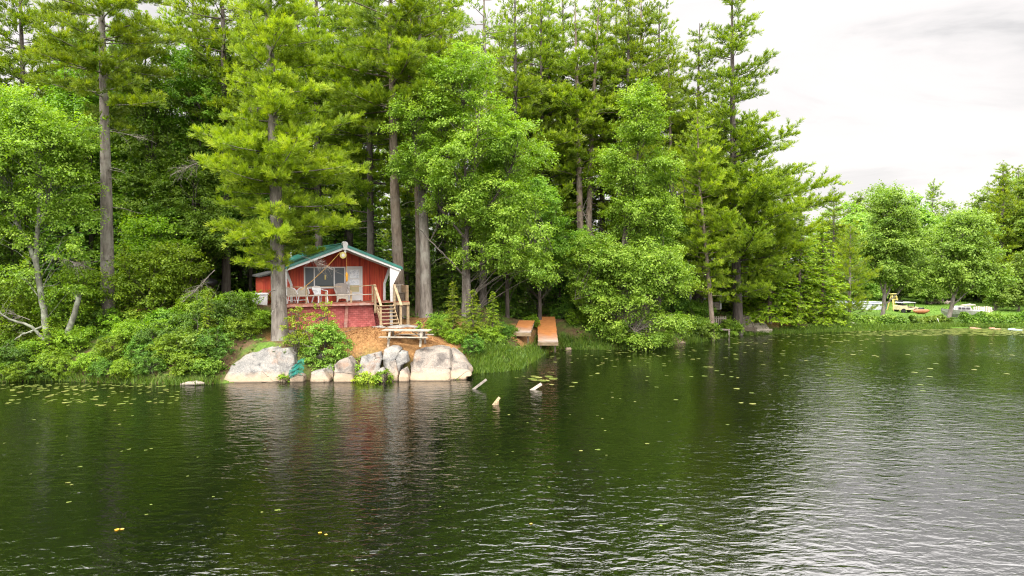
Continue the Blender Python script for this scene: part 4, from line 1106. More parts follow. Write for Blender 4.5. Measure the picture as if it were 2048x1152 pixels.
def dock(label, pB, pT, width, length_d, seed):
    """pB near end, pT far end (world points, top surface)"""
    b, tp = np.array(pB), np.array(pT); v = tp - b; L = np.linalg.norm(v)
    rz = math.atan2(v[1], v[0]) - math.pi / 2; pit = math.asin(v[2] / L)
    t = empty('dock_section', b, 0, label, 'dock')
    t.rotation_euler = (pit, 0, rz)
    bd = MB(); k = 0; y = 0.0
    rng = random.Random(seed)
    while y < L:
        e = rng.uniform(-.02, .02); bd.box(-width / 2 + e, width / 2 + e, y, y + .132, -.035, rng.uniform(-.004, .004)); y += .14
    bd.build('deck_boards', M['dock'], t)
    fr = MB()
    for s in (-1, 1): fr.box(s * width / 2 - .025 - s * .03, s * width / 2 + .025 - s * .03, .02, L - .02, -.20, -.036)
    fr.box(-width / 2 + .06, width / 2 - .06, .0, .045, -.20, -.037).box(-width / 2 + .06, width / 2 - .06, L - .06, L - .02, -.20, -.037)
    fr.build('frame', M['wood_grey'], t)
    MB().box(-width / 2 - .02, width / 2 + .02, -.035, -.002, -.26, -.06).build('end_board', M['wood_tan'], t)
    for s in (-1, 1): MB().box(s * (width / 2 - .16) - .05, s * (width / 2 - .16) + .05, .06, .16, -.75, -.201).build('post', M['wood_dark'], t)

def stray_posts():
    def post(px0, py0, px1, py1, w, mat, label, extra=None, name='post'):
        a = on_water(px0, py0); b = at(px1, py1, a[1] + .15)
        d = b - a
        t = empty(name, a, 0, label, 'post')
        q = -d * .5
        MB().bar(q, d, w, w * .6, (0, -1, .3)).build('plank', M[mat], t, bevel=.01)
        if extra: extra(t)
    post(948, 778, 973, 759, .11, 'dead_wood', 'grey plank slanting out of the water nearest the granite dome')
    post(1066, 779, 1083, 768, .14, 'wood_grey', 'pale wide plank slanting out of the water below the lily pad cluster')
    def knot(t): MB().tube([(.10, .02, -.2), (.12, .0, .08), (.16, -.02, .17)], [.09, .085, .05], 8).build('side_stub', M['wood_tan'], t)
    post(988, 809, 999, 795, .11, 'wood_tan', 'short broken yellowish stump sticking out of the water', knot, 'stump')

def misc_left():
    # white lidded bin / tank left of the cabin
    c = at(520, 607, 38.5)
    t = empty('storage_bin', (c[0], c[1], c[2] - .08), R(20), 'white lidded bin beside the left wall of the cabin', 'bin')
    zt = at(520, 586, 38.5)[2] - c[2] + .08
    MB().prism([(-.38, -.1), (.38, -.1), (.43, zt - .09), (-.43, zt - .09)], -.3, .3).build('body', M['white_plastic'], t, bevel=.03)
    MB().prism([(-.47, zt - .089), (.47, zt - .089), (.45, zt - .02), (.30, zt), (-.30, zt), (-.45, zt - .02)], -.34, .34).build('lid', M['white_plastic'], t, bevel=.015)
    # dark tarp bundle and teal tarp
    for px, py, d, w, h, mat, lab, sd in ((418, 566, 43.5, 1.0, .6, 'black', 'black plastic tarp bundle on the slope behind the dead branch', 5),):
        c = at(px, py, d); n = 14; V = []; Fs = []
        for a in range(8):
            for b in range(n):
                th_ = a / 7 * math.pi; ph = b / n * 2 * math.pi
                r = 1 + .25 * noise.noise(Vector((math.cos(ph) * 1.4 + sd, math.sin(ph) * 1.4, th_ * 1.3)))
                V.append((w / 2 * math.sin(th_) * math.cos(ph) * r, w / 2 * math.sin(th_) * math.sin(ph) * r, h / 2 * math.cos(th_) * r))
        for a in range(7):
            for b in range(n): Fs.append((a * n + b, a * n + (b + 1) % n, (a + 1) * n + (b + 1) % n, (a + 1) * n + b))
        z = max(c[2], gz(c[0], c[1]) + h * .35)
        tag(MB().add(V, Fs).build('tarp_bundle', M[mat], None, (c[0], c[1], z), True), lab, 'tarp')
    # teal netting draped on the rocks
    P = [(602, 766), (596, 742), (586, 722), (604, 720), (606, 748)]
    n = 20; V = []; Fs = []
    c0 = at(590, 735, 33.0)
    for i in range(n):
        for j in range(n):
            u, v = i / (n - 1), j / (n - 1)
            px = 576 + 30 * u + 4 * v; py = 754 - 36 * v * (.55 + .45 * u) - 4 * u
            p = at(px, py + 3 * math.sin(u * 7), 32.5 + .9 * v + .16 * math.sin(u * 9 + v * 3) + .10 * math.sin(v * 17 + u * 5))
            V.append(p - c0)
    for i in range(n - 1):
        for j in range(n - 1):
            e_ = min(i, j, n - 2 - i, n - 2 - j)
            if e_ < 4 and noise.noise(Vector((i * .45, j * .45, 3.0))) > .12 * e_ - .05: continue
            Fs.append((i * n + j, i * n + n + j, i * n + n + j + 1, i * n + j + 1))
    o = MB().add(V, Fs).build('netting', M['net'], None, c0, False)
    s = o.modifiers.new('thick', 'SOLIDIFY'); s.thickness = .006
    w = o.modifiers.new('wire', 'WIREFRAME'); w.thickness = .016; w.use_replace = True
    tag(o, 'teal mesh netting draped over the rocks beside the huge boulder', 'netting')
    # flat log at left shore
    a = on_water(382, 770)
    tag(MB().tube([(-.5, .05, .02), (-.1, 0, .07), (.3, -.02, .10), (.62, 0, .08)], [.06, .10, .11, .05], 8).build('log', M['wood_grey'], None, a, True), 'short grey log lying at the waterline left of the huge boulder', 'log')

def misc_right():
    # gazebo-like house with white posts behind the bright maple
    c = at(1396, 606, 59.0); g = gz(c[0], c[1])
    t = empty('screen_house', (c[0], c[1], g), R(12), 'small dark roofed screen house with pale posts half hidden in the trees', 'screen house')
    w = 1.35; h = 2.1
    rf = MB().add([(-w - .3, -w - .3, h), (w + .3, -w - .3, h), (w + .3, w + .3, h), (-w - .3, w + .3, h), (-.3, 0, h + 1.0), (.3, 0, h + 1.0)],
                  [(0, 1, 5, 4), (2, 3, 4, 5), (1, 2, 5), (3, 0, 4), (3, 2, 1, 0)])
    rf.build('roof', M['roof_dark'], t)
    for x in (-w, -.1, w):
        for y in (-w, w): MB().box(x - .07, x + .07, y - .07, y + .07, -.5, h - .003).build('post', M['white'], t)
    MB().box(-w + .08, w - .08, w - .05, w + .02, -.4, h - .01).build('back_wall', M['wood_dark'], t)
    MB().box(-w - .02, w + .02, -w - .02, w + .02, -.55, .06).build('floor', M['wood_grey'], t)
    # slatted railing and its landing
    c = at(1442, 652, 54.9)
    t = empty('landing', (c[0], c[1], at(1442, 657, 54.9)[2]), R(-8), 'small grey wooden landing with a slatted railing over the shore grass', 'landing')
    MB().box(-.75, .6, -.7, .8, -.08, 0).build('platform', M['wood_grey'], t)
    rl = MB()
    for k in range(9): rl.box(-.7 + k * .14, -.62 + k * .14, .70, .73, .001, .92)
    rl.box(-.72, .55, .731, .77, .72, .80); rl.build('railing', M['wood_grey'], t)
    for x in (-.68, .52):
        for y in (-.62, .7): MB().box(x - .05, x + .05, y - .05, y + .05, -.9, -.081).build('post', M['wood_grey'], t)
    # old boat ramp of boards
    c = at(1492, 655, 55.8)
    t = empty('wooden_ramp', (c[0], c[1], .22), R(-6), 'old weathered wooden ramp with side rails leaning on the bank', 'ramp')
    bd = MB()
    for k in range(13): bd.bar((-.62, .14 * k, .30 + .075 * k), (.62, .14 * k, .30 + .075 * k), .13, .035)
    bd.build('boards', M['wood_grey'], t)
    MB().bar((-.66, -.1, .28), (-.66, 1.9, 1.30), .07, .16).build('side_rail', M['wood_grey'], t)
    MB().bar((.66, -.1, .28), (.66, 1.9, 1.30), .07, .16).build('side_rail', M['wood_grey'], t)
    MB().box(-.75, .8, -.2, -.12, .05, .36).build('front_beam', M['wood_dark'], t)
    MB().box(-.7, -.6, -.19, -.1, -.7, .04).box(.62, .72, -.19, -.1, -.7, .04).build('post', M['wood_dark'], t)
    c = at(1524, 660, 55.9)
    t = empty('plank_pile', (c[0], c[1], .12), R(4), 'pale boxed stack of planks lying beside the old wooden ramp', 'plank pile')
    MB().box(-.85, .85, -.04, .04, .0, .30).build('front_board', M['wood_grey'], t)
    pb = MB()
    for k in range(6): pb.bar((-.8 + .27 * k, .05, .26), (-.62 + .27 * k, 1.5, .75), .24, .04)
    pb.build('boards', M['wood_grey'], t)

def misc_far():
    # pool
    d = 84.0; c = at(1712, 632, d); g = gz(c[0], c[1]) - .05
    t = empty('pool', (c[0], c[1], g), 0, 'pale grey above ground pool with blue posts behind the far hedge', 'pool')
    rp = 3.3; hp = at(1712, 605, d)[2] - g
    n = 40; V = []; Fs = []
    for k in range(n):
        a = k / n * 6.283
        V += [(rp * math.cos(a), rp * .8 * math.sin(a), 0), (rp * math.cos(a), rp * .8 * math.sin(a), hp)]
    for k in range(n): Fs.append((2 * k, 2 * ((k + 1) % n), 2 * ((k + 1) % n) + 1, 2 * k + 1))
    o = MB().add(V, Fs).build('wall', M['pool_wall'], t, None, True)
    MB().add([(rp * .97 * math.cos(k / n * 6.283), rp * .776 * math.sin(k / n * 6.283), hp - .12) for k in range(n)], [tuple(range(n))]).build('water_surface', M['blue_float'], t)
    MB().tube([((rp + .02) * math.cos(a), (rp * .8 + .02) * math.sin(a), hp) for a in np.linspace(0, 6.283, 41)], .06, 6).build('rim', M['pool_wall'], t)
    for k in range(12):
        a = k / 12 * 6.283 + .2
        MB().tube([((rp + .05) * math.cos(a), (rp * .8 + .05) * math.sin(a), -.05), ((rp + .05) * math.cos(a), (rp * .8 + .05) * math.sin(a), hp + .02)], .045, 6).build('post', M['blue_post'], t)
    # yellow frame
    d = 80.0; c = at(1787, 628, d); g = gz(c[0], c[1]); H_ = at(1787, 588, d)[2] - g
    t = empty('ladder_frame', (c[0], c[1], g), R(15), 'yellow wooden ladder frame standing behind the far hedge', 'ladder frame')
    for x in (-.42, .42):
        MB().bar((x, -.5, 0), (x * .6, 0, H_), .12, .10).build('leg', M['yellow_paint'], t)
        MB().bar((x, .5, 0), (x * .6, .05, H_), .12, .10).build('leg', M['yellow_paint'], t)
    for k in range(1, 6):
        q = k / 6.0; MB().bar((-.55 + .22 * q, -.5 + .5 * q, H_ * q), (.55 - .22 * q, -.5 + .5 * q, H_ * q), .09, .07).build('rung', M['yellow_paint'], t)
    MB().box(-.45, .45, -.2, .25, H_ - .02, H_ + .06).build('top_board', M['yellow_paint'], t)
    # utility cart with roof
    d = 77.0; c = at(1812, 632, d); g = gz(c[0], c[1]) - .0; H_ = at(1815, 604, d)[2] - g
    t = empty('utility_cart', (c[0], c[1], g), R(8), 'small cream utility cart with a pale canopy roof beside the yellow ladder frame', 'cart')
    MB().prism([(-1.1, .32), (1.1, .32), (1.15, .60), (.7, .70), (.5, .48), (-.2, .48), (-.25, .80), (-1.1, .80)], -.55, .55).build('body', M['cream_paint'], t, bevel=.03)
    MB().box(-.75, -.28, -.45, .45, .81, .95).box(-.85, -.72, -.45, .45, .96, 1.35).build('seat', M['black'], t)
    MB().prism([(-.95, H_ - .08), (.75, H_ - .08), (.65, H_), (-.85, H_ + .02)], -.6, .6).build('canopy', M['metal'], t)
    for x in (-.85, .62):
        for y in (-.5, .5): MB().bar((x, y, .6), (x, y, H_ - .085), .05, .05).build('roof_post', M['black'], t)
    for x in (-.75, .75):
        for y in (-.56, .56):
            MB().tube([(x, y - .08, .25), (x, y + .08, .25)], .25, 14).build('wheel', M['tyre'], t)
    # orange tube and white pot by the cart
    d = 75.0; c = at(1842, 633, d); g = gz(c[0], c[1])
    t = empty('kayak', (c[0], c[1], g + .25), R(10), 'short rusty orange kayak lying on the grass right of the cart', 'kayak')
    MB().tube([(-1.0, 0, .10), (-.8, 0, .03), (-.3, 0, 0), (.4, 0, 0), (.8, 0, .04), (1.05, 0, .12)], [.03, .16, .28, .28, .18, .03], 10).build('hull', M['red_float'], t, smooth=True)
    MB().tube([(-.3, 0, .27), (.3, 0, .27)], [.14, .14], 10).build('cockpit', M['black'], t, smooth=True)
    # wood and stone pile
    d = 92.0; c = at(1878, 622, d); g = gz(c[0], c[1])
    t = empty('firewood_pile', (c[0], c[1], g), 0, 'heap of pale cut firewood behind the far trees', 'firewood pile')
    rng = random.Random(4)
    for k in range(60):
        x = rng.uniform(-1.5, 1.5); h = .8 * (1 - abs(x) / 1.7); z = rng.uniform(.05, max(.08, h)); y = rng.uniform(-.7, .3)
        a = rng.uniform(-.5, .5)
        MB().tube([(x - .2 * math.cos(a), y - .25, z), (x + .2 * math.cos(a), y + .2, z + .05)], rng.uniform(.08, .15), 7).build('split_log', M['firewood'], t)
    # boat on the bank
    d = 70.0; c = at(1926, 640, d); g = gz(c[0], c[1])
    t = empty('cabin_boat', (c[0], c[1], g), R(172), 'white cabin boat with dark windows parked on the grass behind the far hedge', 'boat'); t.scale = (.74, .74, .80)
    sec = [(-2.6, .75, .25, 1.05), (-1.5, .95, .15, 1.02), (0, 1.0, .12, 1.05), (1.4, .8, .18, 1.15), (2.3, .42, .38, 1.25), (2.8, .05, .8, 1.32)]
    V = []; Fs = []
    for x, w, z0, z1 in sec: V += [(x, -w, z1), (x, -w * .8, (z0 + z1) * .5), (x, 0, z0), (x, w * .8, (z0 + z1) * .5), (x, w, z1)]
    for k in range(len(sec) - 1):
        for j in range(4): Fs.append((5 * k + j, 5 * k + j + 1, 5 * k + 6 + j, 5 * k + 5 + j))
        Fs.append((5 * k + 4, 5 * k, 5 * k + 5, 5 * k + 9))
    Fs.append((0, 1, 2, 3, 4))
    MB().add(V, Fs).build('hull', M['boat_white'], t)
    cb_ = MB().add([(-.9, -.75, 1.06), (1.6, -.6, 1.14), (1.6, .6, 1.14), (-.9, .75, 1.06), (-.6, -.62, 1.6), (.8, -.5, 1.62), (.8, .5, 1.62), (-.6, .62, 1.6)],
             [(0, 1, 5, 4), (1, 2, 6, 5), (2, 3, 7, 6), (3, 0, 4, 7), (4, 5, 6, 7), (3, 2, 1, 0)])
    cb_.build('deckhouse', M['boat_white'], t)
    for x0, x1 in ((-.55, -.05), (.05, .5), (.6, .95)):
        for s in (-1, 1):
            MB().add([(x0, s * .765, 1.2), (x1, s * .715, 1.22), (x1 - .05, s * .66, 1.46), (x0 + .02, s * .70, 1.46)], [(0, 1, 2, 3) if s < 0 else (3, 2, 1, 0)]).build('window', M['boat_trim'], t)
    MB().tube([(-.9, -.7, 1.08), (-1.2, -.7, 1.75), (-1.2, .7, 1.75), (-.9, .7, 1.08)], .03, 6).tube([(.2, -.55, 1.62), (-1.2, -.66, 1.9)], .025, 6).build('frame', M['metal'], t)
    MB().add([(-1.25, -.7, 1.76), (.1, -.6, 1.66), (.1, .6, 1.66), (-1.25, .7, 1.76), (-1.25, -.6, 1.86), (0, -.5, 1.78), (0, .5, 1.78), (-1.25, .6, 1.86)],
             [(0, 1, 5, 4), (1, 2, 6, 5), (2, 3, 7, 6), (3, 0, 4, 7), (4, 5, 6, 7), (3, 2, 1, 0)]).build('canopy', M['boat_canopy'], t)
    # two slatted lounge chairs beside the boat
    for px, lab in ((1957, 'grey slatted lawn chair right behind the white boat'), (1973, 'grey slatted lawn chair farthest from the white boat')):
        d = 73.0; c = at(px, 632, d); g = gz(c[0], c[1]); zt = at(px, 613, d)[2] - g
        t = empty('lawn_chair', (c[0], c[1], g), R(-35), lab, 'chair', 'lawn chairs by the boat')
        b = MB()
        for k in range(5): b.bar((-.42 + k * .21, .1, .35), (-.38 + k * .19, .62, zt - .04 * abs(k - 2)), .15, .03)
        b.build('backrest', M['wood_grey'], t)
        MB().box(-.45, .45, -.5, .1, .33, .38).build('seat', M['wood_grey'], t)
        for s in (-1, 1):
            MB().box(s * .52 - .06, s * .52 + .06, -.55, .35, .60, .64).build('armrest', M['wood_grey'], t)
            MB().box(s * .5 - .04, s * .5 + .04, -.5, -.42, 0, .599).build('leg', M['wood_grey'], t)
            MB().bar((s * .47, -.3, .32), (s * .47, .6, .0), .05, .10).build('leg', M['wood_grey'], t)
    # leaning white post in the shore grass
    a = at(1885, 655, 63.0); b = at(1875, 638, 63.2)
    t = empty('marker_post', a, 0, 'thin white post leaning in the grass in front of the far hedge', 'post')
    MB().tube([(0, 0, -.4), tuple(b - a)], .045, 8).build('pole', M['white'], t)
    MB().tube([tuple(b - a), tuple((b - a) * 1.05)], .055, 8).build('cap', M['white'], t)
    # floats on the water at the far bank
    for px, py, w, mat, lab in ((1951, 656, .7, 'orange_float', 'faded orange float lying on the lily pads, left of the two orange ones'),
                                (1990, 657, .75, 'orange_float', 'faded orange float lying on the lily pads between the blue float and another orange one'),
                                (2030, 659, .9, 'blue_float', 'pale blue float on the lily pads at the far bank')):
        a = on_water(px, py + 1)
        t = empty('float_mat', (a[0], a[1], .05), R(5), lab, 'float')
        MB().prism_z([(w * .5 * math.copysign(abs(math.cos(q)) ** .6, math.cos(q)), .55 * w * math.copysign(abs(math.sin(q)) ** .6, math.sin(q))) for q in np.linspace(0, 6.283, 20, endpoint=False)], -.05, -.01).build('mat', M[mat], t, bevel=.01)
        MB().tube([(-w * .36, .36, .01), (w * .36, .36, .01)], .035, 8).build('headrest', M[mat], t)
# ================================================================ the wood, tree by tree
def px_spine(pts, d, base):
    """trunk line through photo pixels at distance d, relative to base"""
    P = [at(x, y, d) - base for x, y in pts]
    P = sorted(P, key=lambda p: p[2])
    lo = np.array(P[0]); lo2 = lo.copy(); lo2[2] = -1.0
    if lo[2] > -1: P = [lo2] + P
    for p in P: p[1] = 0
    return spine_fn(P)

def hero_pine(name, label, trunk_px, d, top_z, r0, crown_py, Rf, seed, mats, **kw):
    x0 = trunk_px[0][0]
    b = spot(x0, d)
    sp = px_spine(trunk_px, d, b)
    H = top_z - b[2]
    cb = at(x0, crown_py, d)[2] - b[2]
    t = make_tree(name, conifer(seed, H, r0, cb, Rf, sp, mats=mats, **kw), b, 0, label)
    return t

def taper(r_bot, r_mid, r_top=.3, mid=.3):
    def f(t, az): return np.interp(t, [0, mid, 1], [r_bot, r_mid, r_top])
    return f

def build_heroes():
    # big pine in front of the cabin corner
    t = hero_pine('pine_tree', 'big bright pine with a thick grey trunk before the left corner of the cabin', [(561, 680), (556, 560), (552, 400), (546, 250), (540, 100), (536, -60)], 36.0, 25.5, .38, 535,
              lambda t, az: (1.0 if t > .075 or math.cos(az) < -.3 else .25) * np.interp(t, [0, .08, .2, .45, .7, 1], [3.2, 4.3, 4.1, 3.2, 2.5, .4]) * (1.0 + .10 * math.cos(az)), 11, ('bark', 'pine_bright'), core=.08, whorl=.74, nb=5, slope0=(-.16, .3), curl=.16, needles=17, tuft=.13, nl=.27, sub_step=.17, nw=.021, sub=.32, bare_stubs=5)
    link('dead_branch', dead_spray(31, at(440, 312, 35.6) - np.array(t.location), (-1, -.1, -.25), 2.1, 34), t)
    link('dead_branch', dead_spray(32, at(430, 540, 35.2) - np.array(t.location), (-.8, -.1, -.75), 1.5, 30), t)
    link('dead_branch', dead_spray(33, at(602, 512, 35.6) - np.array(t.location), (.9, -.1, -.25), 1.7, 26, .014), t)
    link('dead_branch', dead_spray(34, at(545, 210, 35.8) - np.array(t.location), (-1, -.2, -.2), 1.3, 18), t)
    # pine left
    t = hero_pine('pine_tree', 'tall pine with a long bare grey trunk rising among the shrubs left of the cabin', [(217, 668), (215, 560), (213, 400), (208, 200), (202, 0), (196, -120)], 38.5, 25.5, .37, 250,
              lambda t, az: np.interp(t, [0, .1, .5, 1], [2.2, 4.6, 4.2, .5]), 12, ('bark', 'pine'), whorl=.75, nb=4.6, slope0=(-.05, .3), curl=.08, needles=16, tuft=.13, nl=.27, bare_stubs=9, nw=.023, sub_step=.18, sub=.32)
    link('dead_branch', dead_spray(36, at(216, 520, 38.2) - np.array(t.location), (-1, -.3, -.1), 2.2, 26), t)
    link('dead_branch', dead_spray(35, at(212, 262, 38.2) - np.array(t.location), (1, -.3, -.1), 2.6, 8), t)
    # pine behind the cabin roof, right
    hero_pine('pine_tree', 'tall pine whose bare brown trunk rises just right of the cabin roof', [(800, 640), (797, 540), (790, 400), (786, 250), (783, 100), (780, -40)], 43.0, 26.5, .36, 262,
              lambda t, az: np.interp(t, [0, .12, .5, 1], [2.6, 5.0, 4.0, .5]), 13, ('bark_brown', 'pine'), whorl=.6, nb=5, slope0=(-.08, .3), needles=16, tuft=.13, nl=.27, bare_stubs=3, nw=.023, sub_step=.18, sub=.32)
    hero_pine('pine_tree', 'thicker grey trunked pine of the close pair right of the cabin', [(853, 636), (850, 500), (845, 400), (842, 200), (838, 0)], 42.5, 24, .34, 215,
              taper(1.6, 3.2, .4), 14, ('bark', 'pine'), whorl=.75, nb=4.4, needles=9, tuft=.16, nl=.27, nw=.04, bare_stubs=3)
    hero_pine('pine_tree', 'thinner dark trunked pine of the close pair right of the cabin', [(838, 632), (838, 500), (835, 400), (826, 200), (822, 0)], 43.8, 25, .21, 150,
              taper(1.6, 2.8, .4), 15, ('bark_brown', 'pine'), whorl=.75, nb=4.2, needles=9, tuft=.16, nl=.27, nw=.04, bare_stubs=4)
    hero_pine('pine_tree', 'slender pale trunk standing behind the hemlock bush, left of the two docks', [(931, 612), (930, 520), (928, 420), (925, 250), (922, 60)], 44.0, 20, .21, 300,
              taper(1.2, 1.9, .3), 16, ('bark', 'pine'), whorl=.8, nb=4, needles=9, tuft=.16, nl=.27, nw=.04, bare_stubs=6)
    hero_pine('pine_tree', 'pale trunked pine whose top shows above the big bright maple', [(966, 610), (968, 400), (970, 200), (968, 0), (966, -40)], 48.5, 27, .27, 190,
              taper(2.4, 3.2, .4, .4), 17, ('bark', 'pine'), whorl=.85, nb=4, skip=.25, needles=8, bare_stubs=4)
    # twin pines mid right
    hero_pine('pine_tree', 'left trunk of the twin brown pines between the two bright maples', [(1166, 606), (1160, 440), (1157, 300), (1152, 100), (1150, 0)], 53, 25.5, .31, 380,
              taper(2.8, 4.3, .5, .35), 18, ('bark_brown', 'pine'), whorl=.95, nb=4.4, slope0=(.0, .35), skip=.22, curl=.05, needles=10, tuft=.14, nl=.27, nw=.038, bare_stubs=8)
    hero_pine('pine_tree', 'right trunk of the twin brown pines between the two bright maples', [(1180, 604), (1178, 440), (1182, 300), (1192, 100), (1200, -20)], 53.6, 26.5, .28, 360,
              taper(2.6, 4.4, .5, .35), 19, ('bark_brown', 'pine'), whorl=.95, nb=4.4, slope0=(.0, .35), skip=.22, curl=.05, needles=10, tuft=.14, nl=.27, nw=.038, bare_stubs=8)
    hero_pine('pine_tree', 'tall open crowned pine behind the right hand bright maple', [(1290, 600), (1288, 400), (1284, 200), (1282, 60), (1282, -30)], 56, 27.5, .30, 240,
              taper(3.2, 4.4, .5, .35), 20, ('bark_brown', 'pine'), whorl=.9, nb=4.4, skip=.2, slope0=(.0, .4), needles=10, tuft=.14, nl=.27, nw=.038, bare_stubs=6)
    hero_pine('pine_tree', 'thin sparse pine with a bare middle stem left of the tallest right hand pine', [(1352, 600), (1345, 400), (1340, 250), (1336, 90)], 57, 23.4, .19, 330,
              taper(1.6, 1.9, .3, .5), 21, ('bark_brown', 'pine'), whorl=1.1, nb=3.6, skip=.35, slope0=(.05, .3), needles=7, bare_stubs=10)
    # the tall pine at the right edge of the wood
    hero_pine('pine_tree', 'tall dark pine at the right edge of the wood against the open sky', [(1476, 640), (1472, 520), (1468, 400), (1465, 200), (1464, 0)], 55.5, 28.2, .38, 590,
              lambda t, az: np.interp(t, [0, .12, .36, .48, .55, .68, .8, 1], [3.6, 6.6, 6.6, 5.2, 3.2, 3.3, 3.0, 1.2]) * (1.0 + .10 * math.cos(az)), 22, ('bark_dark', 'pine'), core=.12, whorl=.85, nb=5, slope0=(-.02, .35), curl=.14, skip=.1, needles=10, tuft=.14, nl=.27, nw=.038, sub=.32)
    # left lichen covered maple
    d = 35.2; b = spot(92, d)
    rel = lambda px, py, dy=0.0: at(px, py, d + dy) - b
    lines = [([rel(98, 690), rel(90, 640), rel(80, 580), rel(72, 525)], .16, .13), ([rel(72, 525), rel(55, 480), rel(35, 448), (rel(12, 430))], .12, .06),
             ([rel(72, 525), rel(74, 480), rel(78, 430), rel(82, 370), rel(80, 300)], .13, .05), ([rel(76, 455), rel(92, 420), rel(102, 372), rel(112, 320)], .09, .04),
             ([rel(35, 448), rel(20, 390), rel(30, 300, .8)], .06, .03), ([rel(98, 690), rel(60, 650, -.3), rel(20, 640, -.5), rel(-8, 620, -.6)], .09, .03), ([rel(90, 650), rel(40, 672, -.5), rel(15, 688, -.8)], .06, .02)]
    e = lambda px, py, rx, rz, ry=1.5, w=1.0, dy=0.0: (*(at(px, py, d + dy) - b), rx, ry, rz, w)
    ells = [e(70, 300, 2.6, 2.2, 2.2), e(40, 240, 2.2, 1.6, 2.0), e(130, 360, 1.5, 1.3, 1.5), e(-30, 330, 2.2, 2.6, 2.0), e(110, 470, 1.0, .5, 1.2, .5), e(0, 560, 1.6, .8, 1.0, .6), e(150, 265, 1.2, 1.0, 1.5), e(60, 410, 1.5, .8, 1.4), e(140, 425, 1.2, .7, 1.2), e(20, 470, 1.1, .6, 1.1), e(150, 505, .9, .35, .9), e(50, 540, .9, .4, .9), e(120, 570, .8, .35, .8)]
    t = make_tree('maple_tree', broadleaf(41, lines, ells, 380, 190, .115, (.75, .2), ('bark_lichen', 'maple_bright'), bare=10), b, 0, 'forked maple with a lichen covered trunk on the bank at far left')
    link('dead_branch', dead_spray(37, rel(88, 510), (.9, -.1, -.1), 2.0, 24), t)
    link('dead_branch', dead_spray(38, rel(60, 640, -.3), (-.8, -.1, .4), 1.3, 20), t)
    # big central maple
    d = 41.0; b = spot(938, d)
    rel = lambda px, py, dy=0.0: at(px, py, d + dy) - b
    e = lambda px, py, rx, rz, ry=2.0, w=1.0, dy=0.0: (*(at(px, py, d + dy) - b), rx, ry, rz, w)
    lines = [([rel(938, 640), rel(935, 520), rel(932, 400), rel(928, 260), rel(922, 130)], .17, .03), ([rel(934, 480), rel(880, 420), rel(840, 350), rel(825, 260)], .09, .03),
             ([rel(934, 460), rel(990, 400), rel(1030, 320), rel(1040, 260)], .09, .03), ([rel(935, 540), rel(1000, 510), rel(1060, 490), rel(1105, 500)], .07, .02),
             ([rel(932, 420), rel(950, 320, -1.5), rel(960, 220, -1.6)], .07, .02), ([rel(932, 400), rel(890, 300, 1), rel(870, 180, 1)], .07, .02), ([rel(936, 560), rel(880, 500, -.8), rel(830, 450, -1)], .06, .02)]
    ells = [e(912, 160, 2.1, 2.2), e(850, 235, 1.9, 2.0), e(960, 260, 2.2, 2.1), e(905, 320, 3.0, 2.2, 2.4), e(1040, 300, 1.8, 1.6), e(990, 400, 2.6, 1.8, 2.4), e(1040, 480, 2.0, 1.5, 2.0), e(960, 490, 1.6, 1.6, 1.6, .8), e(925, 400, 1.8, 1.8, 2.2, .7),
            e(840, 430, .9, .7, 1.2, .8), e(1080, 540, 1.1, .5, 1.2, .8), e(820, 330, 1.0, .9, 1.3)]
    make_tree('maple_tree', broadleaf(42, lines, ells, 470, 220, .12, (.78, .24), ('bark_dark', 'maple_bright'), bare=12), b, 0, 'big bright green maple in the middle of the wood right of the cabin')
    # right maple leaning over the water
    d = 47.2; b = spot(1238, d)
    rel = lambda px, py, dy=0.0: at(px, py, d + dy) - b
    e = lambda px, py, rx, rz, ry=2.0, w=1.0, dy=0.0: (*(at(px, py, d + dy) - b), rx, ry, rz, w)
    lines = [([rel(1228, 660), rel(1238, 560), rel(1248, 480), rel(1265, 400)], .17, .10), ([rel(1265, 400), rel(1275, 320), rel(1277, 240), rel(1276, 160)], .09, .02), ([rel(1240, 540), rel(1190, 480), rel(1165, 420)], .08, .02),
             ([rel(1250, 470), rel(1320, 420), rel(1370, 380)], .07, .02), ([rel(1235, 580), rel(1290, 560, -1.5), rel(1330, 570, -2)], .07, .02), ([rel(1230, 620), rel(1250, 640, -1.5), rel(1270, 665, -2.2)], .06, .02), ([rel(1235, 590), rel(1180, 590, -1.2), rel(1150, 600, -1.6)], .06, .02)]
    ells = [e(1280, 235, 1.5, 2.4), e(1235, 340, 1.5, 1.5), e(1325, 330, 1.3, 1.2), e(1280, 425, 2.3, 1.7), e(1200, 520, 2.3, 1.9, 2.2), e(1300, 530, 2.6, 1.8, 2.4, 1, -.8), e(1205, 595, 1.5, 1.1, 1.6, 1, -.8), e(1290, 585, 1.5, 1.0, 1.6, 1, -1.4), e(1235, 640, 1.6, .8, 1.4, 1.1, -1.2), e(1325, 630, 1.5, .9, 1.5, 1.1, -1.2), e(1285, 672, 1.5, .6, 1.2, 1.3, -1.8), e(1165, 575, 1.1, .8, 1.3, 1, -.4), e(1345, 560, 1.2, .8, 1.3, 1, -.6), e(1340, 672, .8, .4, .9, 1.2, -1.4), e(1200, 660, .9, .6, .9, 1, -1)]
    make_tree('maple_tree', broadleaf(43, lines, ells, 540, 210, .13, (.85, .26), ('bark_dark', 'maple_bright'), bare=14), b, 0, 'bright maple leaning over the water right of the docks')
    hero_pine('pine_tree', 'yellow green young pine with soft plumes left of the tallest right hand pine', [(1424, 640), (1412, 500), (1400, 380), (1394, 230)], 51.8, 17.0, .17, 590,
              taper(1.9, 2.9, .5, .45), 23, ('bark_brown', 'pine_bright'), whorl=.6, nb=5, slope0=(.02, .5), curl=.16, needles=10, tuft=.13, nl=.28, nw=.036, sub=.34)
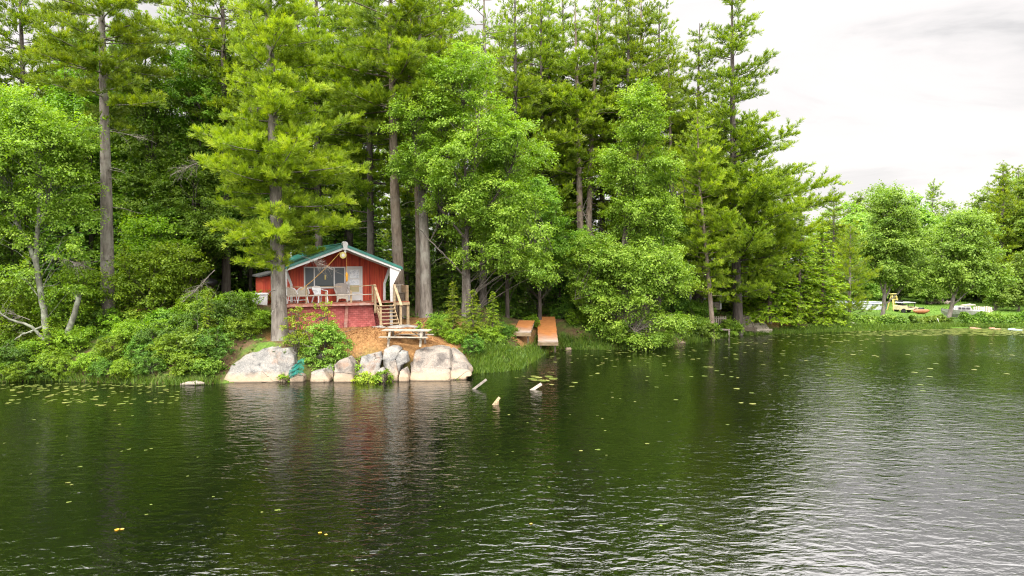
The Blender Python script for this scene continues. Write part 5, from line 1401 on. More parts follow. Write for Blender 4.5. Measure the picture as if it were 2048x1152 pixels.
    # far right pair of maples
    for (px, d, sd, lab, base_px, lean, ells_px) in (
        (1768, 66, 45, 'round green maple in front of the pool and the yellow frame', 1768, 6, [(1788, 435, 2.1, 1.7), (1800, 490, 2.4, 1.6), (1762, 485, 2.0, 1.6), (1800, 542, 2.1, 1.2), (1760, 535, 1.6, 1.2), (1780, 400, 1.3, 1.1)]),
        (1905, 65, 46, 'broad green maple leaning over the white boat at far right', 1905, 14, [(1928, 470, 2.2, 1.8), (1900, 515, 2.3, 1.7), (1955, 515, 2.1, 1.7), (1930, 556, 2.8, 1.1), (1978, 555, 1.4, 1.0), (1888, 555, 1.4, 1.0), (1932, 440, 1.3, 1.0)])):
        b = spot(base_px, d)
        rel = lambda px, py, dy=0.0: at(px, py, d + dy) - b
        lines = [([rel(base_px - lean, 655), rel(base_px, 610), rel(base_px + lean * .4, 560), rel(base_px + lean, 480)], .24, .06), ([rel(base_px, 600), rel(base_px + 20, 560), rel(base_px + 30, 500)], .12, .03),
                 ([rel(base_px, 590), rel(base_px - 15, 540), rel(base_px - 25, 500)], .10, .03), ([rel(base_px, 610), rel(base_px + 30, 585), rel(base_px + 50, 560)], .08, .02)]
        ells = [(*rel(x, y), rx, 2.2, rz, 1.0) for x, y, rx, rz in ells_px]
        make_tree('maple_tree', broadleaf(sd, lines, ells, 300, 150, .18, (.9, .30), ('bark', 'far_leaf')), b, 0, lab)

def build_protos():
    """one of each kind of background plant; each is then placed many times"""
    P = {}
    mk = lambda nm, meshes, cat='tree': make_tree(nm, meshes, (0, 0, -500), 0, None, cat)
    P['pine'] = [mk('pine_tree', conifer(50 + k, 25, .26, [8, 9, 7, 5, 10][k], taper([2.6, 2.4, 3.0, 3.6, 2.6][k], [4.4, 3.8, 4.6, 5.0, 4.2][k], .4, .3), whorl=.75, nb=5, skip=.12, slope0=(-.04, .35), needles=9, tuft=.16, nl=.28, nw=.042, bare_stubs=8,
                                         mats=('bark_dark', 'pine'))) for k in range(5)]
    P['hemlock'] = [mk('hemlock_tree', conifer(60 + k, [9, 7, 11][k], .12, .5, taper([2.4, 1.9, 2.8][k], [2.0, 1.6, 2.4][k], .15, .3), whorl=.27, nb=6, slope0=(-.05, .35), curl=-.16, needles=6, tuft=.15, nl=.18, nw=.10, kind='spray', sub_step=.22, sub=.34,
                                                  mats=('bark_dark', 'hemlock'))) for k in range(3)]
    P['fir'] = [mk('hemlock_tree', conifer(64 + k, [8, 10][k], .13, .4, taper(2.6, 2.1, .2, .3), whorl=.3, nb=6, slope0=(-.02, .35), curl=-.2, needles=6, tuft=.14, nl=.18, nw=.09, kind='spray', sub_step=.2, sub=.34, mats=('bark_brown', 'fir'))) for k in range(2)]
    P['broad'] = []
    for k in range(3):
        H = [15, 19, 12][k]; rng = np.random.default_rng(70 + k)
        lines = [([(0, 0, -.3), (.1, 0, H * .3), (-.1, .1, H * .6), (.1, 0, H * .92)], .17, .03)]
        for q in range(6):
            a = q * 1.05 + k; z0 = H * rng.uniform(.3, .6); r = rng.uniform(1.2, 2.2)
            lines.append(([(0, 0, z0), (r * .5 * math.cos(a), r * .5 * math.sin(a), z0 + H * .12), (r * math.cos(a), r * math.sin(a), z0 + H * .25)], .07, .02))
        ells = [(rng.normal(0, .8), rng.normal(0, .8), H * z, rr, rr, H * .13, 1) for z, rr in ((.35, 1.9), (.5, 2.4), (.65, 2.4), (.8, 1.8), (.92, 1.1))]
        P['broad'].append(mk('maple_tree', broadleaf(75 + k, lines, ells, 260, 150, .15, (.85, .25), ('bark_dark', 'maple'))))
    P['far'] = []
    for k in range(3):
        H = [11, 13, 9][k]; rng = np.random.default_rng(80 + k)
        lines = [([(0, 0, -.3), (.1, 0, H * .4), (0, .1, H * .9)], .16, .03)]
        ells = [(rng.normal(0, .8), rng.normal(0, .8), H * z, rr, rr, H * .16, 1) for z, rr in ((.28, 2.6), (.5, 2.9), (.7, 2.3), (.88, 1.3))]
        P['far'].append(mk('leafy_tree', broadleaf(85 + k, lines, ells, 240, 80, .26, (1.0, .35), ('bark', 'far_leaf'))))
    P['bush'] = [mk('shrub', shrub_mesh(90 + k, 1.5, 1.2, [1.7, 2.2, 1.3, 1.9][k], ['shrub', 'cover', 'maple', 'shrub'][k], [80, 90, 80, 110][k], [85, 110, 70, 90][k], [.13, .10, .165, .10][k], [.5, .42, .55, .36][k]), 'shrub') for k in range(4)]
    P['sapling'] = []
    for k in range(2):
        lines = [([(0, 0, -.2), (.1, 0, 1.5), (.3, .1, 3.2), (.2, 0, 4.6)], .05, .01)] + [([(0.1, 0, z), (.9 * math.cos(a), .9 * math.sin(a), z + .7)], .025, .008) for z, a in ((1.2, .5), (1.8, 2.6), (2.4, 4.4), (2.9, 1.4))]
        ells = [(0, 0, 3.0, 1.7, 1.7, .5, 1), (.2, 0, 4.0, 1.4, 1.4, .5, 1), (-.2, 0, 2.0, 1.6, 1.6, .4, 1), (0, 0, 1.1, 1.3, 1.3, .4, .8)]
        P['sapling'].append(mk('sapling', broadleaf(95 + k, lines, ells, 120, 90, .13, (.7, .16), ('bark_dark', 'shrub')), 'sapling'))
    return P

def place(P, kind, px, d, s, label, group, rng, k=None, used={}, dz=0.0):
    L = P[kind]; k = rng.randrange(len(L)) if k is None else k
    src = L[k]; loc = spot(px, d); loc[2] += dz
    rz = rng.uniform(0, 6.28)
    if (kind, k) not in used:
        used[(kind, k)] = 1; o = src
        o.location = loc; o.rotation_euler = (0, 0, rz); o.scale = (s, s, s) if not isinstance(s, tuple) else s
        o['label'] = label; o['group'] = group
    else:
        o = copy_thing(src, loc, rz, s, label, group)
    return o

def build_background(P):
    rg = random.Random(7)
    G = 'pines deep in the wood'
    lab = 'tall dark pine deep in the wood behind the shore trees'
    # pines seen by their tops / trunks
    for px, d, s, k in ((-160, 44, 1.0, 1), (-60, 47, 1.05, 2), (52, 46, 1.0, 0), (135, 52, 1.0, 4), (395, 49, 1.0, 3), (452, 46, 1.05, 4), (500, 54, 1.0, 2), (640, 48, 1.05, 2), (600, 58, 1.1, 3),
                        (700, 52, 1.05, 0), (742, 47, 1.0, 3), (880, 50, 1.05, 1), (905, 56, 1.1, 3), (1030, 52, 1.0, 2), (1062, 60, 1.1, 4), (1100, 56, 1.0, 1), (1225, 60, 1.08, 3), (1250, 54, .98, 1), (1345, 66, 1.0, 4), (1395, 58, .93, 2), (820, 64, 1.1, 2),
                        (1000, 68, 1.1, 0), (1440, 66, .9, 0), (1125, 58, 1.08, 4), (1080, 54, 1.0, 2), (1205, 56, 1.06, 3), (1315, 60, 1.04, 2)):
        place(P, 'pine', px, d, s, lab, G, rg, k)
    # hemlocks filling the dark lower wood
    G2 = 'dark hemlocks in the lower wood'; lab2 = 'dark hemlock filling the shade between the pine trunks'
    for px, d, s in ((-90, 40, .9), (-20, 45, 1.0), (25, 42, .8), (120, 43, 1.0), (155, 47, 1.1), (270, 44, 1.05), (300, 47.5, 1.2), (350, 50, 1.1), (400, 47, 1.15), (440, 53, 1.2), (480, 51, 1.1), (545, 53, 1.1), (610, 53, 1.1), (670, 52, 1.1), (740, 51, 1.1), (815, 46.5, .85), (838, 48.5, .9),
                     (890, 49, 1.0), (905, 46, .75), (960, 51, 1.0), (1000, 49.5, .8), (1035, 50.5, .75), (1075, 52.5, .75), (1120, 54, .8), (1150, 56, .95), (1205, 57, 1.0), (1250, 58, .9), (1310, 60, 1.0), (1360, 63, .9), (60, 56, 1.3), (200, 56, 1.3), (700, 60, 1.3), (800, 60, 1.2), (950, 62, 1.2), (1090, 66, 1.2), (1200, 68, 1.1), (1520, 63, .9), (1480, 66, 1.0), (1570, 62.5, .85)):
        place(P, 'hemlock', px, d, s, lab2, G2, rg)
    for k in range(46):
        place(P, 'hemlock', -260 + 38 * k + rg.uniform(-16, 16), rg.uniform(68, 92), rg.uniform(1.1, 1.6), lab2, G2, rg)
    for k in range(20):
        place(P, 'pine', -200 + 80 * k + rg.uniform(-30, 30), rg.uniform(70, 100), rg.uniform(.45, .62), lab, G, rg)
    # broadleaf trees between the pines
    G3 = 'leafy trees between the pines'; lab3 = 'mid green leafy tree growing among the pines behind the shore'
    for px, d, s, k in ((-110, 40, .9, 0), (285, 47, .95, 0), (300, 44.5, 1.0, 1), (400, 46, 1.05, 0), (455, 47.5, 1.0, 1), (55, 43, .9, 0), (185, 45, 1.0, 1), (500, 49, .9, 2), (390, 44, .8, 2), (245, 52, 1.05, 1), (340, 44, .72, 2), (1080, 48, .85, 2), (1015, 47, .9, 0), (430, 58, 1.1, 1), (170, 58, 1.0, 1), (690, 56, 1.0, 1), (1110, 60, .95, 2), (1320, 53, .8, 0), (1180, 51, .55, 2)):
        place(P, 'broad', px, d, s, lab3, G3, rg, k)
    # drooping sunlit hemlocks at the right bank
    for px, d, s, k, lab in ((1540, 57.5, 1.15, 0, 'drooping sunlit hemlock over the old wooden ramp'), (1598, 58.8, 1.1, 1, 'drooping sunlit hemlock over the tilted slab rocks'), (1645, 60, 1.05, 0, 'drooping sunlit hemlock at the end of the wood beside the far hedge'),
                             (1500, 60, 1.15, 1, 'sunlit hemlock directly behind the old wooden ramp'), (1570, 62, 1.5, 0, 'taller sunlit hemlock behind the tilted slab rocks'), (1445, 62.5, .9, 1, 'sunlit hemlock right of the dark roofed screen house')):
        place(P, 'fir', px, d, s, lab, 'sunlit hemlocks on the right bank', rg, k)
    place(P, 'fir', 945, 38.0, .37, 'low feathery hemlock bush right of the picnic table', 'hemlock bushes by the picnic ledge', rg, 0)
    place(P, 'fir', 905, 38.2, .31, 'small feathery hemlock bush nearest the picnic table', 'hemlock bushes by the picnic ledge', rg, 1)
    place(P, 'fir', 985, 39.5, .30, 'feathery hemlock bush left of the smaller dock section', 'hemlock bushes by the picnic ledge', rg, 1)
    place(P, 'fir', 60, 40, .55, 'feathery green hemlock behind the lichen covered maple', 'hemlocks on the left bank', rg, 0)
    place(P, 'fir', 250, 39.5, .50, 'feathery green hemlock just right of the long bare pine trunk', 'hemlocks on the left bank', rg, 1)
    place(P, 'fir', 415, 34.6, .26, 'small feathery hemlock among the shrubs left of the huge boulder', 'hemlocks on the left bank', rg, 1)
    place(P, 'fir', 95, 34.4, .28, 'small feathery hemlock in the shrubs below the lichen covered maple', 'hemlocks on the left bank', rg, 0)
    place(P, 'fir', 165, 39, .42, 'feathery green hemlock left of the long bare pine trunk', 'hemlocks on the left bank', rg, 1)
    # saplings on the left slope
    for px, d, s, lab in ((290, 38.5, .95, 'slender layered sapling right of the long bare pine trunk'), (355, 40, .95, 'slender layered sapling left of the big front pine'), (145, 37, .85, 'slender layered sapling between the lichen maple and the bare pine trunk'), (20, 36.5, .9, 'slender layered sapling at the far left of the bank'), (320, 42, 1.2, 'taller layered sapling on the slope left of the cabin')):
        place(P, 'sapling', px, d, s, lab, 'saplings on the left slope', rg, int(d * 2) % 2)
    # shrubs along the left bank
    G4 = 'shrubs along the left bank'; lab4 = 'leafy green shrub in the thicket along the left bank'
    for px, d, s in ((-15, 33.3, .5), (35, 33.3, .45), (80, 33.5, .48), (128, 33.6, .45), (205, 33.2, .45), (250, 33.1, .5), (300, 33.0, .5), (372, 33.0, .55), (410, 33.0, .5), (-60, 33.8, .8), (-20, 35.4, .8), (20, 33.8, .62), (60, 34.4, .6), (110, 34.0, .6), (150, 35.2, .66), (185, 33.8, .52), (225, 34.4, .60), (262, 35.6, .7), (285, 33.8, .56), (318, 34.6, .74), (350, 35.8, .95), (345, 33.7, .68), (388, 34.2, .80), (408, 35.4, .92), (425, 33.9, .68), (430, 37.2, .95), (455, 36.2, .8), (478, 37.2, .7), (485, 35.6, .62), (395, 38.5, .9), (330, 37.5, .85), (240, 37.5, .8), (175, 37.4, .8), (100, 37, .8), (520, 36.8, .5), (540, 40.0, .5)):
        place(P, 'bush', px, d, s, lab4, G4, rg)
    # shrubs on the right banks
    G5 = 'shrubs round the picnic ledge and docks'; lab5 = 'leafy green shrub on the bank between the picnic ledge and the docks'
    for px, d, s in ((878, 37.4, .48), (908, 36.9, .42), (940, 37.0, .5), (968, 38.4, .55), (985, 38.8, .5), (1003, 40.8, .45), (1015, 43, .5), (880, 40, .55), (1062, 46.5, .42), (1125, 49, .5), (1150, 48, .5)):
        place(P, 'bush', px, d, s, lab5, G5, rg)
    G6 = 'shrubs under the right hand trees'; lab6 = 'leafy green shrub at the water under the right hand trees'
    for px, d, s in ((1170, 48.3, .62), (1210, 48.6, .7), (1345, 50.5, .7), (1385, 52.2, .8), (1412, 53.4, .7), (1462, 55.8, .55), (1345, 54, .9), (1395, 56, .9), (1660, 59.6, .6), (1680, 61, .7)):
        place(P, 'bush', px, d, s, lab6, G6, rg)
    # far right wood
    rows = [(1700, 100, 1.0, 0), (1740, 108, .95, 1), (1790, 95, .8, 2), (1830, 110, 1.0, 1), (1870, 100, .8, 0), (1915, 108, .95, 2), (1950, 98, .95, 0), (1990, 92, .9, 1), (2030, 90, 1.0, 2), (2070, 88, 1.05, 1), (2120, 85, 1.1, 0), (1675, 88, .75, 1), (1640, 92, .9, 2), (2010, 112, 1.15, 1), (1720, 92, .55, 2), (1855, 92, .55, 2), (2180, 88, 1.1, 2), (1990, 80, .45, 2), (2040, 78, .5, 0), (2075, 77, .55, 1), (1760, 130, 1.2, 1), (1880, 128, 1.2, 0)]
    for px, d, s, k in rows:
        place(P, 'far', px, d, s * 1.25, 'pale green leafy tree in the far wood beyond the pool and boat', 'leafy trees of the far wood', rg, k)
    for k in range(16):
        place(P, 'far', 1690 + 26 * k + rg.uniform(-8, 8), rg.uniform(93, 104), (rg.uniform(.4, .55), rg.uniform(.4, .55), rg.uniform(.22, .4)), 'low pale green thicket tree behind the lawn at far right', 'thicket behind the far lawn', rg)
    for px, d, s in ((1665, 72, .50), (1716, 120, .62), (1772, 112, .62), (1795, 108, .55), (1840, 120, .55), (2000, 98, .78), (1972, 100, .66), (2035, 96, .74), (2090, 94, .8), (1905, 125, .62)):
        place(P, 'pine', px, d, s, 'distant dark pine rising out of the far wood at right', 'pines of the far wood', rg)
    # wispy pine beside the hedge
    b = spot(1700, 64)
    make_tree('pine_tree', conifer(99, 9.0, .13, .9, taper(2.6, 2.2, .3, .4), whorl=.4, nb=5, slope0=(.2, .8), curl=.25, needles=10, tuft=.14, nl=.26, nw=.026, mats=('bark', 'fir')), b, .3, 'soft wispy young pine left of the pool')
    b = spot(1862, 112)
    make_tree('pine_tree', conifer(98, 18.5, .16, 14, lambda t, az: (1.7 if math.cos(az) > 0 else 1.1) * (1.1 - t * .6), whorl=.7, nb=3.5, slope0=(.2, .6), needles=9, nl=.32, nw=.05, tuft=.2, mats=('bark_dark', 'pine')), b, .3, 'lone crooked topped pine standing above the far wood')
    b = spot(2000, 86)
    make_tree('pine_tree', conifer(97, 17.5, .3, 2.0, taper(3.2, 4.2, .5, .25), whorl=.6, nb=5.5, slope0=(.05, .5), needles=9, nl=.34, nw=.06, tuft=.2, sub_step=.24, mats=('bark_dark', 'pine')), b, .3, 'broad tall pine filling the right edge above the far hedge')
    # snag
    b = spot(138, 35.5)
    a = Acc(); top = at(158, 594, 35.5) - b; bot = at(134, 668, 35.5) - b; bot2 = bot.copy(); bot2[2] = -.3
    a.tube(np.stack([bot2, bot, (bot + top) / 2 + [.06, 0, 0], top]), [.17, .15, .14, .12], 9)
    for k in range(5): a.tube(np.stack([top * .9, top + np.array([.10 * k - .25, .05 * k - .1, .25 + .07 * (k % 3)])]), [.04, .008], 4)
    a.put(np.stack([top + [.12 * math.cos(q), .12 * math.sin(q), .02] for q in np.linspace(0, 6.283, 9, endpoint=False)]), [[0, 1, 2, 3], [0, 3, 4, 8], [4, 5, 6, 7], [4, 7, 8, 8]][:3], .5)
    t = empty('snag', b, 0, 'short leaning broken dead trunk on the left bank', 'dead trunk')
    link('trunk', a.mesh('trunk', M['bark_lichen'], True), t)

def drop_unused(P):
    for L in P.values():
        for o in L:
            if o.location.z < -100:
                for c in list(o.children): bpy.data.objects.remove(c)
                bpy.data.objects.remove(o)

def build_front_plants():
    def bush(px, d, rx, ry, h, mat, lab, seed, **kw):
        make_tree('shrub', shrub_mesh(seed, rx, ry, h, mat, **kw), spot(px, d), 0, lab, 'shrub')
    b = spot(652, 34.4)
    d = 34.4
    e = lambda px, py, rx, rz, ry, w=1.0: (*(at(px, py, d) - b), rx, ry, rz, w)
    lines = [([(0, 0, -.2), at(650, 690, d) - b, at(648, 640, d) - b], .05, .012), ([(0, 0, -.1), at(625, 690, d) - b, at(612, 660, d) - b], .035, .01), ([(0, 0, -.1), at(680, 700, d) - b, at(695, 680, d) - b], .035, .01), ([(.1, 0, 0), at(640, 712, d - .5) - b], .03, .01)]
    ells = [e(655, 690, 1.0, .75, .9), e(648, 660, .65, .5, .6), e(635, 716, .62, .5, .6), e(690, 705, .62, .55, .6), e(650, 728, .85, .5, .7), e(632, 738, .5, .3, .6), e(676, 736, .45, .3, .6)]
    make_tree('shrub', broadleaf(101, lines, ells, 210, 85, .085, (.32, .2), ('bark_dark', 'far_leaf'), .012), b, 0, 'big rounded green bush growing on the rocks in front of the cabin skirt', 'shrub')
    bush(648, 35.0, .55, .5, 2.2, 'shrub_yellow', 'tall yellowish sapling sticking up behind the big rounded bush', 102, nclump=34, leaves=50, ls=.09, cs=.3)
    bush(596, 35.2, .7, .5, 1.9, 'shrub_yellow', 'thin yellow green bush at the foot of the big front pine', 103, nclump=34, leaves=50, ls=.09, cs=.3)
    bush(590, 34.2, .6, .5, 1.0, 'shrub', 'low thin bush on the rocks above the teal netting', 104, nclump=30, leaves=50, ls=.08, cs=.3)
    bush(732, 33.0, .5, .4, .85, 'shrub_yellow', 'yellow green bush hanging in the rock gap at the waterline', 105, nclump=40, leaves=60, ls=.08, cs=.28)
    bush(764, 33.0, .42, .35, .85, 'shrub', 'leafy green sprig bush in front of the square pale block', 106, nclump=30, leaves=60, ls=.09, cs=.26)
    bush(815, 33.0, .18, .18, .45, 'shrub', 'small green sprig growing from the crack right of the square pale block', 107, nclump=10, leaves=40, ls=.07, cs=.16, stems=3)
    bush(902, 33.7, .40, .3, .55, 'shrub', 'small green plant on the side of the granite dome', 108, nclump=24, leaves=45, ls=.07, cs=.22)
    bush(568, 33.2, .38, .3, .6, 'shrub', 'small green plant between the huge boulder and the teal netting', 109, nclump=20, leaves=45, ls=.08, cs=.22)
    bush(836, 36.6, .16, .16, .6, 'shrub', 'small green seedling growing up beside the picnic table end', 110, nclump=8, leaves=30, ls=.09, cs=.18, stems=2)
    bush(700, 33.6, .5, .4, .9, 'shrub', 'green bush trailing over the top of the tall blocky boulder', 111, nclump=30, leaves=55, ls=.08, cs=.28)
    bush(1404, 51.6, 1.0, .8, 1.3, 'maple', 'dark green bush hanging over the water beside the slatted landing', 112, nclump=40, leaves=80, ls=.14, cs=.45)
    bush(1461, 55.0, .7, .6, 1.3, 'maple_bright', 'bright green bush between the slatted landing and the wooden ramp', 113, nclump=44, leaves=80, ls=.14, cs=.42)

def hedge(px0, px1, d0, d1, h, depth, seed, label, mat='shrub_yellow', mix=.5):
    rng = np.random.default_rng(seed)
    a, b = spot(px0, d0), spot(px1, d1)
    L = np.linalg.norm((b - a)[:2]); n = int(L * 900)
    u = rng.random(n); v = rng.normal(0, .5, n).clip(-1, 1)
    hh = h * (1 + .13 * np.sin(u * L * 1.9 + seed) + .08 * np.sin(u * L * 4.3))
    w = rng.random(n) ** .6
    base = a + (b - a) * u[:, None]
    z = ground_z(base[:, :2])
    P = np.stack([base[:, 0], base[:, 1] + v * depth * np.sqrt(1 - (w * .85) ** 2), z + w * hh * (1 - .15 * v ** 2)], 1) - a
    nn = unit(UP * .6 + np.stack([rng.normal(0, .5, n), -np.sign(-v) * .3 + rng.normal(0, .4, n), rng.normal(0, .3, n)], 1)); dd = unit(rng.normal(0, 1, (n, 3)) * [1, 1, .5])
    l = .17 * rng.uniform(.6, 1.3, n)
    V, Q = leaf_quads(rng, P, dd, nn, l, l * .75)
    t = np.clip(.25 + .35 * wob(base[:, 0], P[:, 2] * 2, 1.3, seed) + .25 * (w - .5) + rng.normal(0, .16, n), 0, 1)
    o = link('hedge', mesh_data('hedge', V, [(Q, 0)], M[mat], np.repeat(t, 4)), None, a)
    tag(o, label, 'hedge')

def build_shore_plants():
    rng = np.random.default_rng(5)
    hedge(1702, 1818, 61.8, 62.3, .95, .6, 1, 'clipped green hedge in front of the pool and the yellow frame', 'far_leaf')
    hedge(1822, 1905, 63.0, 64.0, .85, .6, 2, 'lower stretch of hedge between the orange kayak and the white boat', 'far_leaf')
    hedge(1925, 2110, 63.9, 64.3, 1.25, .7, 3, 'tall yellow green hedge right of the white boat in the far corner', 'far_leaf')
    # reeds
    pts = []
    def strip(px0, px1, n, out, inn, f=lambda x: 1):
        px = rng.uniform(px0, px1, n)
        sp = np.array(SHORE_PX, float)
        py = np.interp(px, sp[:, 0], sp[:, 1])
        for a, b in zip(px, py):
            w = on_water(a, b); y = w[1] + rng.uniform(-out, inn)
            x = w[0] + rng.normal(0, .1)
            pts.append((x, y))
    strip(935, 1095, 5200, .5, 2.6); strip(1100, 1345, 2600, .3, .9); strip(1370, 1465, 1800, .8, .7); strip(1465, 1565, 1500, .5, .15); strip(1565, 1700, 2200, .5, .5); strip(1700, 1900, 3000, .3, .9); strip(1900, 2100, 1500, -.2, 1.5); strip(0, 440, 1200, .25, .15)
    P = np.array(pts); z = np.maximum(ground_z(P), -.1)
    blade_patch('reeds', 3, np.column_stack([P, z]), .42, .035, 'reed', .35)
    # meadow behind the hedge and low plants on the wood floor
    n = 9000
    x = rng.uniform(28, 75, n); y = rng.uniform(64, 112, n); P = np.column_stack([x, y]); P = P[shore_sd(P) > .5]
    blade_patch('meadow_grass', 4, np.column_stack([P, ground_z(P)]), .16, .06, 'cover', .35)
    n = 60000
    x = rng.uniform(-28, 27, n); y = rng.uniform(32, 58, n); P = np.column_stack([x, y])
    s = shore_sd(P)
    keep = (s > .25) & (wob(P[:, 0], P[:, 1], 1.1, 2.0) + rng.normal(0, .4, n) > -.15)
    cl = CAB_O
    uu = (P[:, 0] - cl[0]) * math.cos(TH) + (P[:, 1] - cl[1]) * math.sin(TH); vv = -(P[:, 0] - cl[0]) * math.sin(TH) + (P[:, 1] - cl[1]) * math.cos(TH)
    keep &= ~((np.abs(uu) < 4.2) & (vv > -.4) & (vv < 10.5))
    for px, d, rx, ry in ((790, 37.0, 2.9, 2.4), (700, 36.2, 2.0, 1.6), (860, 35.9, 1.6, 1.8), (845, 40.5, 1.6, 2.4), (340, 43, 2.4, 2.6), (1530, 59.5, 2.0, 1.6), (1042, 44.8, 1.1, 3.0), (1090, 46.5, 1.4, 4.0), (690, 34.4, 4.2, 1.5)):
        c = at(px, 600, d); keep &= ((P[:, 0] - c[0]) / rx) ** 2 + ((P[:, 1] - c[1]) / ry) ** 2 > rng.uniform(.7, 1.2, n)
    P = P[keep]; z = ground_z(P) + rng.uniform(.02, .38, len(P)) * (.3 + .7 * rng.random(len(P)))
    leaf_patch('ground_cover', 6, np.column_stack([P, z]), .17, 'cover')
    # fallen needles and cones give the litter some relief
    n = 9000
    c = at(770, 600, 36.4); P = np.column_stack([c[0] + rng.normal(0, 2.4, n), c[1] + rng.normal(0, 1.3, n)]); P = P[shore_sd(P) > 1.2]
    nn = unit(UP + rng.normal(0, .25, (len(P), 3))); dd = unit(rng.normal(0, 1, (len(P), 3)) * [1, 1, .15])
    V, Q = leaf_quads(rng, np.column_stack([P, ground_z(P) + .02]), dd, nn, rng.uniform(.05, .13, len(P)), rng.uniform(.015, .035, len(P)))
    tag(link('needle_litter', mesh_data('needle_litter', V, [(Q, 0)], M['litter'], np.repeat(rng.random(len(P)), 4))), kind='stuff')

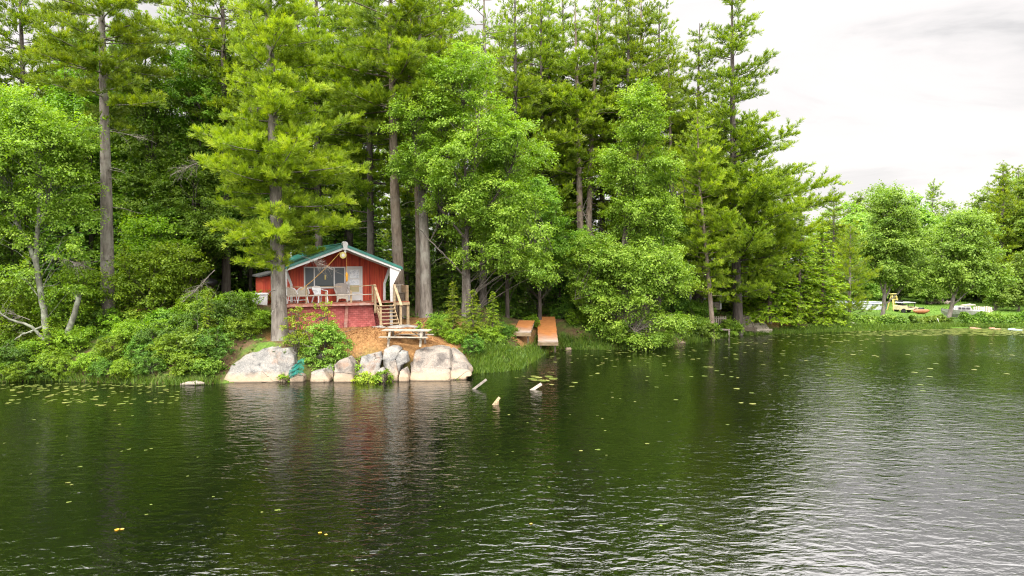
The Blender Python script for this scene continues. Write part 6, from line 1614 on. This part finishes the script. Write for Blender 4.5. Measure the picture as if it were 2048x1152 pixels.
def build_lilies():
    rng = random.Random(3)
    def pad_mesh(k, mat):
        n = 14; V = [(0, 0, 0.0)]; r = random.Random(k)
        a0 = r.uniform(0, 6.28); gap = .45
        for i in range(n + 1):
            a = a0 + gap / 2 + (6.283 - gap) * i / n
            q = 1 + .05 * math.sin(3 * a + k); V.append((q * math.cos(a), .85 * q * math.sin(a), .02 + .03 * math.sin(2 * a + k)))
        Fs = [(0, i + 1, i + 2) for i in range(n)]
        me = mesh_data('lily_pad', V, [(Fs, 0)], M[mat], np.full(len(V), .3 + .3 * (k % 3)), True)
        return me
    mesh = [pad_mesh(k, 'lily') for k in range(4)]; gold = [pad_mesh(k + 4, 'lily_gold') for k in range(2)]
    def pad(px, py, r, me, label, group):
        p = on_water(px, py); o = link('lily_pad', me, None, (p[0], p[1], .012)); o.scale = (r, r, r * .6 + .02); o.rotation_euler = (0, 0, rng.uniform(0, 6.28))
        tag(o, label, 'lily pad', group)
    lab, grp = 'small pale lily pad floating on the dark open water', 'lily pads on the open water'
    # seen one by one in the near water
    for px, py, w in ((136, 966, 8), (143, 970, 6), (138, 1005, 8), (160, 934, 7), (243, 903, 5), (258, 899, 6), (292, 901, 6), (302, 898, 6), (75, 887, 4), (134, 873, 4), (124, 911, 4), (61, 949, 4), (9, 887, 5), (68, 840, 6), (239, 849, 5), (293, 1030, 6), (302, 1010, 5), (427, 994, 5), (524, 1025, 5), (555, 1021, 10), (395, 915, 4),
                      (375, 953, 5), (530, 899, 4), (533, 938, 4), (397, 857, 4), (635, 833, 5), (265, 832, 5), (318, 829, 5), (230, 821, 5), (880, 1014, 5), (1294, 888, 8), (1162, 902, 7), (1195, 900, 9), (1213, 911, 5), (1025, 904, 4), (1210, 862, 4), (1322, 1052, 7), (1330, 1080, 5), (1098, 975, 5), (1505, 808, 12), (1482, 806, 8), (1540, 790, 5), (1352, 800, 9), (1224, 785, 5), (1240, 798, 5), (1270, 804, 5), (1455, 850, 6), (1205, 838, 4), (1080, 838, 4), (1055, 846, 4), (995, 910, 4), (1140, 830, 4), (1018, 830, 5), (705, 1142, 6), (1195, 832, 5), (1225, 795, 5)):
        d = on_water(px, py)[1]; pad(px, py, w / 2.0 / F * d * 1.25, mesh[rng.randrange(4)], lab, grp)
    for px, py, w in ((234, 1060, 9), (244, 1059, 7), (640, 1066, 6), (652, 1070, 5), (1062, 1048, 5)):
        d = on_water(px, py)[1]; pad(px, py, w / 2.0 / F * d * 1.2, gold[rng.randrange(2)], 'golden yellow lily leaf floating on the near dark water', 'golden lily leaves on the near water')
    # cluster in the cove
    for k in range(18):
        a, q = rng.uniform(0, 6.28), rng.random() ** .5
        px = 1082 + 26 * q * math.cos(a); py = 757 + 5.5 * q * math.sin(a); pad(px, py, rng.uniform(.14, .24), mesh[rng.randrange(4)], 'lily pad of the tight cluster in the cove below the docks', 'lily pads of the cove cluster')
    for k in range(6): pad(1035 + 8 * k + rng.uniform(-3, 3), 755 + rng.uniform(-3, 3), rng.uniform(.08, .16), mesh[rng.randrange(4)], 'lily pad of the loose line left of the tight cove cluster', 'lily pads left of the cove cluster')
    n = 0
    stuffP = []
    def scatter(x0, x1, y0, y1, cnt, label, group, r0, r1):
        nonlocal n
        for _ in range(cnt):
            px, py = rng.uniform(x0, x1), y0 + (y1 - y0) * rng.random() ** 1.6
            w = on_water(px, py)
            if shore_sd([w[:2]])[0] > -.15: continue
            if label and n < 190: pad(px, py, rng.uniform(r0, r1), mesh[rng.randrange(4)], label, group); n += 1
            else: stuffP.append((w, rng.uniform(r0, r1), mesh[rng.randrange(4)]))
    scatter(0, 350, 772, 812, 55, 'small lily pad in the pale band along the left bank', 'lily pads along the left bank', .07, .16)
    scatter(1050, 1340, 705, 790, 26, 'small lily pad scattered along the bank near the docks', 'lily pads near the docks', .08, .17)
    scatter(1340, 1760, 690, 760, 30, 'small lily pad scattered off the right hand bank', 'lily pads off the right bank', .09, .18)
    scatter(0, 360, 770, 808, 90, '', '', .06, .13)
    scatter(0, 300, 768, 790, 45, '', '', .06, .12)
    scatter(1060, 1420, 700, 730, 60, '', '', .08, .16); scatter(1450, 1760, 668, 690, 90, '', '', .09, .18)
    scatter(1690, 2090, 659, 672, 700, '', '', .10, .22); scatter(1900, 2090, 657, 668, 400, '', '', .12, .26); scatter(1340, 2040, 670, 790, 60, '', '', .08, .16)
    V, Fs, T = [], [], []; b = 0
    for w, r, me in stuffP:
        a = rng.uniform(0, 6.28); n_ = 9
        V.append((w[0], w[1], .012)); T.append(rng.uniform(.1, .9))
        for i in range(n_):
            q = a + i * 5.9 / (n_ - 1); V.append((w[0] + r * math.cos(q), w[1] + r * math.sin(q), .012 + .006 * math.sin(q * 2))); T.append(T[-1])
        Fs += [(b, b + i + 1, b + i + 2) for i in range(n_ - 1)]; b += n_ + 1
    tag(link('floating_lily_leaves', mesh_data('floating_lily_leaves', V, [(Fs, 0)], M['lily'], T)), kind='stuff')
M['litter'] = leaf_mat('dry_needles', (.16, .07, .02), (.36, .17, .05), (.55, .32, .13), .1, .9)
# ================================================================ build all
build_light()
build_ground()
build_water()
build_cabin_things()
build_rocks()
picnic_table()
dock('smaller needle covered dock section hauled up on the bank nearest the picnic ledge', at(1044, 664, 42.6), at(1053, 641, 46.0), 1.05, 3.4, 1)
dock('longer needle covered dock section hauled up on the bank with its foot near the water', at(1096, 683, 43.2), at(1092, 634, 48.6), 1.24, 6, 2)
stray_posts(); misc_left(); misc_right(); misc_far()
build_heroes()
P_ = build_protos(); build_background(P_); drop_unused(P_)
build_front_plants()
build_shore_plants()
build_lilies()
